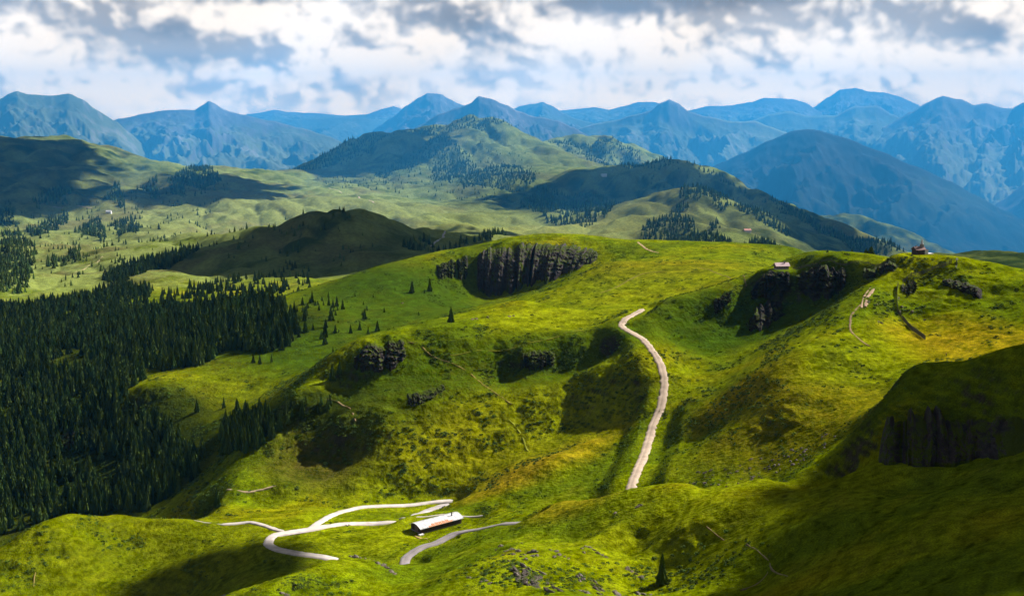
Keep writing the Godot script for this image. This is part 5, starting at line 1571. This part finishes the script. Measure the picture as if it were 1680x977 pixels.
		for k in 3:
			s = begin()
			box(s, Vector3((k - 1) * size.x * 0.28, 0.5 + size.y * 0.52, size.z * 0.5 + 0.03), Vector3(0.9, 0.9, 0.08))
			var w := obj("window", done(s), glass, o)
			s = begin()
			for e in [-1.0, 1.0]:
				box(s, Vector3((k - 1) * size.x * 0.28 + e * 0.5, 0.5 + size.y * 0.52, size.z * 0.5 + 0.06), Vector3(0.1, 1.1, 0.1))
				box(s, Vector3((k - 1) * size.x * 0.28, 0.5 + size.y * 0.52 + e * 0.5, size.z * 0.5 + 0.06), Vector3(0.9, 0.1, 0.1))
			obj("frame", done(s), whitewash, w)
		s = begin()
		box(s, Vector3(-size.x * 0.5 - 0.03, 1.5, 0), Vector3(0.08, 2.0, 1.0))
		obj("door", done(s), dark_wood, o)
		return o
	var mauve := mat(lin(0.36, 0.26, 0.26), 0.85)
	hut.call("wooden_hut", "wooden mountain hut with a brownish shingle roof behind the dark crags", on_ground(hut_at), 0.12, Vector3(9.0, 2.3, 5.5), old_wood, mauve, 1.7)
	hut.call("farmhouse", "far farmhouse with a reddish roof below the sunlit hill with woods", on_ground(Vector2(592.8, -2889.1)), 0.2, Vector3(17.0, 4.5, 10.0), whitewash, mat(lin(0.42, 0.2, 0.16), 0.85), 3.5)
	hut.call("farmhouse", "far white hut beside the woods on the left meadows", on_ground(Vector2(-1134.1, -3232.1)), 0.0, Vector3(14.0, 5.0, 9.0), whitewash, white_metal, 3.0)
	hut.call("farmhouse", "far white hut alone on the shaded saddle of the middle mountain", on_ground(Vector2(335.7, -4216.4)), 0.3, Vector3(20.0, 6.0, 10.0), whitewash, white_metal, 3.0)
	var station := thing("summit_lodge", "dark summit lodge with a pointed tower on top of the right knoll", "lodge", on_ground(top_at), 0.25)
	station.scale = Vector3.ONE * 0.72
	st = begin()
	box(st, Vector3(-0.5, 2.2, 0), Vector3(9.0, 5.0, 7.0))
	for e in [-1.0, 1.0]:
		st.add_vertex(Vector3(-0.5 + e * 4.5, 4.7, -3.5)); st.add_vertex(Vector3(-0.5 + e * 4.5, 4.7, 3.5)); st.add_vertex(Vector3(-0.5 + e * 4.5, 7.0, 0))
	obj("wall", done(st), dark_wood, station)
	st = begin()
	for e in [-1.0, 1.0]:
		box(st, Vector3(-0.5, 5.6, e * 2.1), Vector3(10.6, 0.2, 5.2), 0.0, Vector3(e * 0.58, 0, 0))
	var lodge_roof := obj("roof", done(st), mat(lin(0.16, 0.10, 0.09), 0.9), station)
	st = begin()
	box(st, Vector3(-3.4, 7.1, 0.4), Vector3(0.7, 1.8, 0.7))
	obj("chimney", done(st), mat(lin(0.2, 0.18, 0.17), 0.95), lodge_roof)
	st = begin()
	box(st, Vector3(2.4, 4.6, 0.5), Vector3(2.4, 8.6, 2.4))
	var tower := obj("tower", done(st), mat(lin(0.19, 0.17, 0.17), 0.9), station)
	st = begin()
	tube(st, Vector3(2.4, 8.85, 0.5), Vector3(2.4, 12.0, 0.5), 1.5, 0.5, 8)
	tube(st, Vector3(2.4, 12.0, 0.5), Vector3(2.4, 13.2, 0.5), 0.9, 0.3, 8)
	obj("spire", done(st), mat(lin(0.3, 0.3, 0.33), 0.7), tower)
	st = begin()
	box(st, Vector3(5.4, 1.6, 1.4), Vector3(3.4, 4.6, 4.6))
	obj("annex", done(st), whitewash, station)
	st = begin()
	box(st, Vector3(5.4, 4.05, 1.4), Vector3(4.2, 0.3, 5.4), 0.0, Vector3(0, 0, -0.12))
	obj("annex_roof", done(st), mat(lin(0.12, 0.09, 0.08), 0.9), station)
	st = begin()
	box(st, Vector3(9.5, 0.1, 1.0), Vector3(6.0, 1.2, 6.0))
	obj("terrace", done(st), whitewash, station)
	for k in 4:
		st = begin()
		box(st, Vector3(-3.6 + k * 1.7, 2.6, 3.53), Vector3(1.0, 1.0, 0.08))
		obj("window", done(st), glass, station)
	st = begin()
	box(st, Vector3(-1.2, 3.75, 3.6), Vector3(4.6, 0.5, 0.12))
	obj("sign_board", done(st), mat(lin(0.34, 0.2, 0.17), 0.8), station)

	# ------------------------------------------------ fences, posts, a walker
	var grey_wood := mat(lin(0.10, 0.09, 0.065), 0.95)
	var fence := func(flat: Array, high: float, pitch2: float, label: String) -> void:
		var p := path_points(flat, 3.0)
		var o := thing("slat_fence", label, "fence", p[0])
		var s := begin()
		for k in p.size() - 1:
			var a := p[k] - p[0]
			var b := p[k + 1] - p[0]
			var post := begin()
			tube(post, a - Vector3.UP * 0.4, a + Vector3.UP * (high + 0.35), 0.13, 0.1, 6)
			obj("post", done(post), grey_wood, o)
			for q in int(3.0 / pitch2):
				var c := a.lerp(b, (q + 0.5) * pitch2 / 3.0)
				box(s, c + Vector3.UP * (high * 0.5 + 0.12), Vector3(0.15, high, 0.05), atan2(-(b - a).z, (b - a).x))
			for h in [0.45, high - 0.25]:
				tube(s, a + Vector3.UP * h, b + Vector3.UP * h, 0.06, 0.06, 4)
		var sl := obj("slats", done(s), grey_wood, o)
		sl.set_meta("kind", "stuff")
	fence.call([272.2, -706.7, 267.8, -704.7, 260.3, -706.5, 249.8, -706.1, 241.2, -702.5], 2.2, 0.5, "upright slat fence across the bright summit meadow below the lodge")
	fence.call([236.7, -697.6, 231.9, -684.7, 226.3, -665, 226, -651.7, 223.9, -628.1, 224.3, -612.8], 2.4, 0.33, "long dark snow fence curving down the knoll beside the track")
	fence.call([200.9, -815, 210.8, -790, 222.4, -771.9, 236.2, -763.3, 242.5, -723.4], 1.2, 1.0, "low thin fence along the skyline behind the crags")
	var mast := thing("mast", "slim mast with a white head and foot on the right end of the summit meadow", "mast", on_ground(Vector2(272.9, -700.7), -0.2))
	st = begin()
	tube(st, Vector3.ZERO, Vector3(0, 1.3, 0), 0.42, 0.34, 8)
	obj("foot", done(st), whitewash, mast)
	st = begin()
	tube(st, Vector3(0, 1.3, 0), Vector3(0, 4.6, 0), 0.3, 0.24, 8)
	obj("pole", done(st), mat(lin(0.05, 0.045, 0.06), 0.8), mast)
	st = begin()
	box(st, Vector3(0.15, 5.1, 0), Vector3(1.1, 1.1, 0.7))
	obj("head", done(st), whitewash, mast)
	var sign_post := thing("signpost", "small white signpost on the grass right of the rutted track", "signpost", on_ground(Vector2(206.2, -636.8), -0.2))
	st = begin()
	tube(st, Vector3.ZERO, Vector3(0, 2.2, 0), 0.09, 0.08, 6)
	obj("pole", done(st), grey_wood, sign_post)
	st = begin()
	box(st, Vector3(0.1, 1.9, 0.1), Vector3(1.2, 0.8, 0.08))
	obj("board", done(st), whitewash, sign_post)
	var sign_2 := thing("signpost", "pale notice board at the upper part of the curved snow fence", "signpost", on_ground(Vector2(230.5, -677.1), -0.2))
	st = begin()
	tube(st, Vector3.ZERO, Vector3(0, 2.6, 0), 0.09, 0.08, 6)
	obj("pole", done(st), grey_wood, sign_2)
	st = begin()
	box(st, Vector3(0, 2.1, 0.1), Vector3(1.0, 1.5, 0.08))
	obj("board", done(st), whitewash, sign_2)
	var walker := thing("person", "person in dark clothes walking on the yellow slope above the shaded hill", "person", on_ground(Vector2(222.6, -577.9)), 0.9)
	var bones := [
		[Vector3(0, 0.95, 0), Vector3(0, 1.2, 0.01), 0.15, 0.14], [Vector3(0, 1.2, 0.01), Vector3(0, 1.42, 0.03), 0.16, 0.13], [Vector3(-0.17, 1.4, 0.02), Vector3(0.17, 1.4, 0.02), 0.07, 0.07],
		[Vector3(-0.09, 0.92, 0), Vector3(-0.10, 0.5, 0.16), 0.095, 0.065], [Vector3(-0.10, 0.5, 0.16), Vector3(-0.10, 0.08, 0.1), 0.06, 0.045], [Vector3(-0.10, 0.05, 0.07), Vector3(-0.10, 0.04, 0.26), 0.05, 0.04],
		[Vector3(0.09, 0.92, 0), Vector3(0.10, 0.48, -0.04), 0.095, 0.065], [Vector3(0.10, 0.48, -0.04), Vector3(0.10, 0.1, -0.24), 0.06, 0.045], [Vector3(0.10, 0.06, -0.26), Vector3(0.10, 0.03, -0.08), 0.05, 0.04],
		[Vector3(-0.2, 1.39, 0.02), Vector3(-0.25, 1.1, -0.08), 0.055, 0.045], [Vector3(-0.25, 1.1, -0.08), Vector3(-0.22, 0.9, 0.06), 0.042, 0.032],
		[Vector3(0.2, 1.39, 0.02), Vector3(0.25, 1.1, 0.08), 0.055, 0.045], [Vector3(0.25, 1.1, 0.08), Vector3(0.22, 0.95, 0.26), 0.042, 0.032],
	]
	obj("body", flesh(bones, AABB(Vector3(-0.4, -0.05, -0.45), Vector3(0.8, 1.6, 0.9)), 0.035), mat(lin(0.03, 0.03, 0.05), 0.9), walker)
	obj("head", flesh([[Vector3(0, 1.46, 0.03), Vector3(0, 1.56, 0.04), 0.055, 0.06], [Vector3(0, 1.62, 0.05), Vector3(0, 1.68, 0.04), 0.085, 0.09], [Vector3(0, 1.62, 0.13), Vector3(0, 1.6, 0.14), 0.02, 0.022]], AABB(Vector3(-0.16, 1.38, -0.12), Vector3(0.32, 0.44, 0.34)), 0.02), mat(lin(0.42, 0.25, 0.18), 0.7), walker)
	obj("rucksack", flesh([[Vector3(0, 1.08, -0.2), Vector3(0, 1.36, -0.19), 0.14, 0.12]], AABB(Vector3(-0.2, 0.85, -0.4), Vector3(0.4, 0.75, 0.4)), 0.03), mat(lin(0.25, 0.05, 0.04), 0.8), walker)
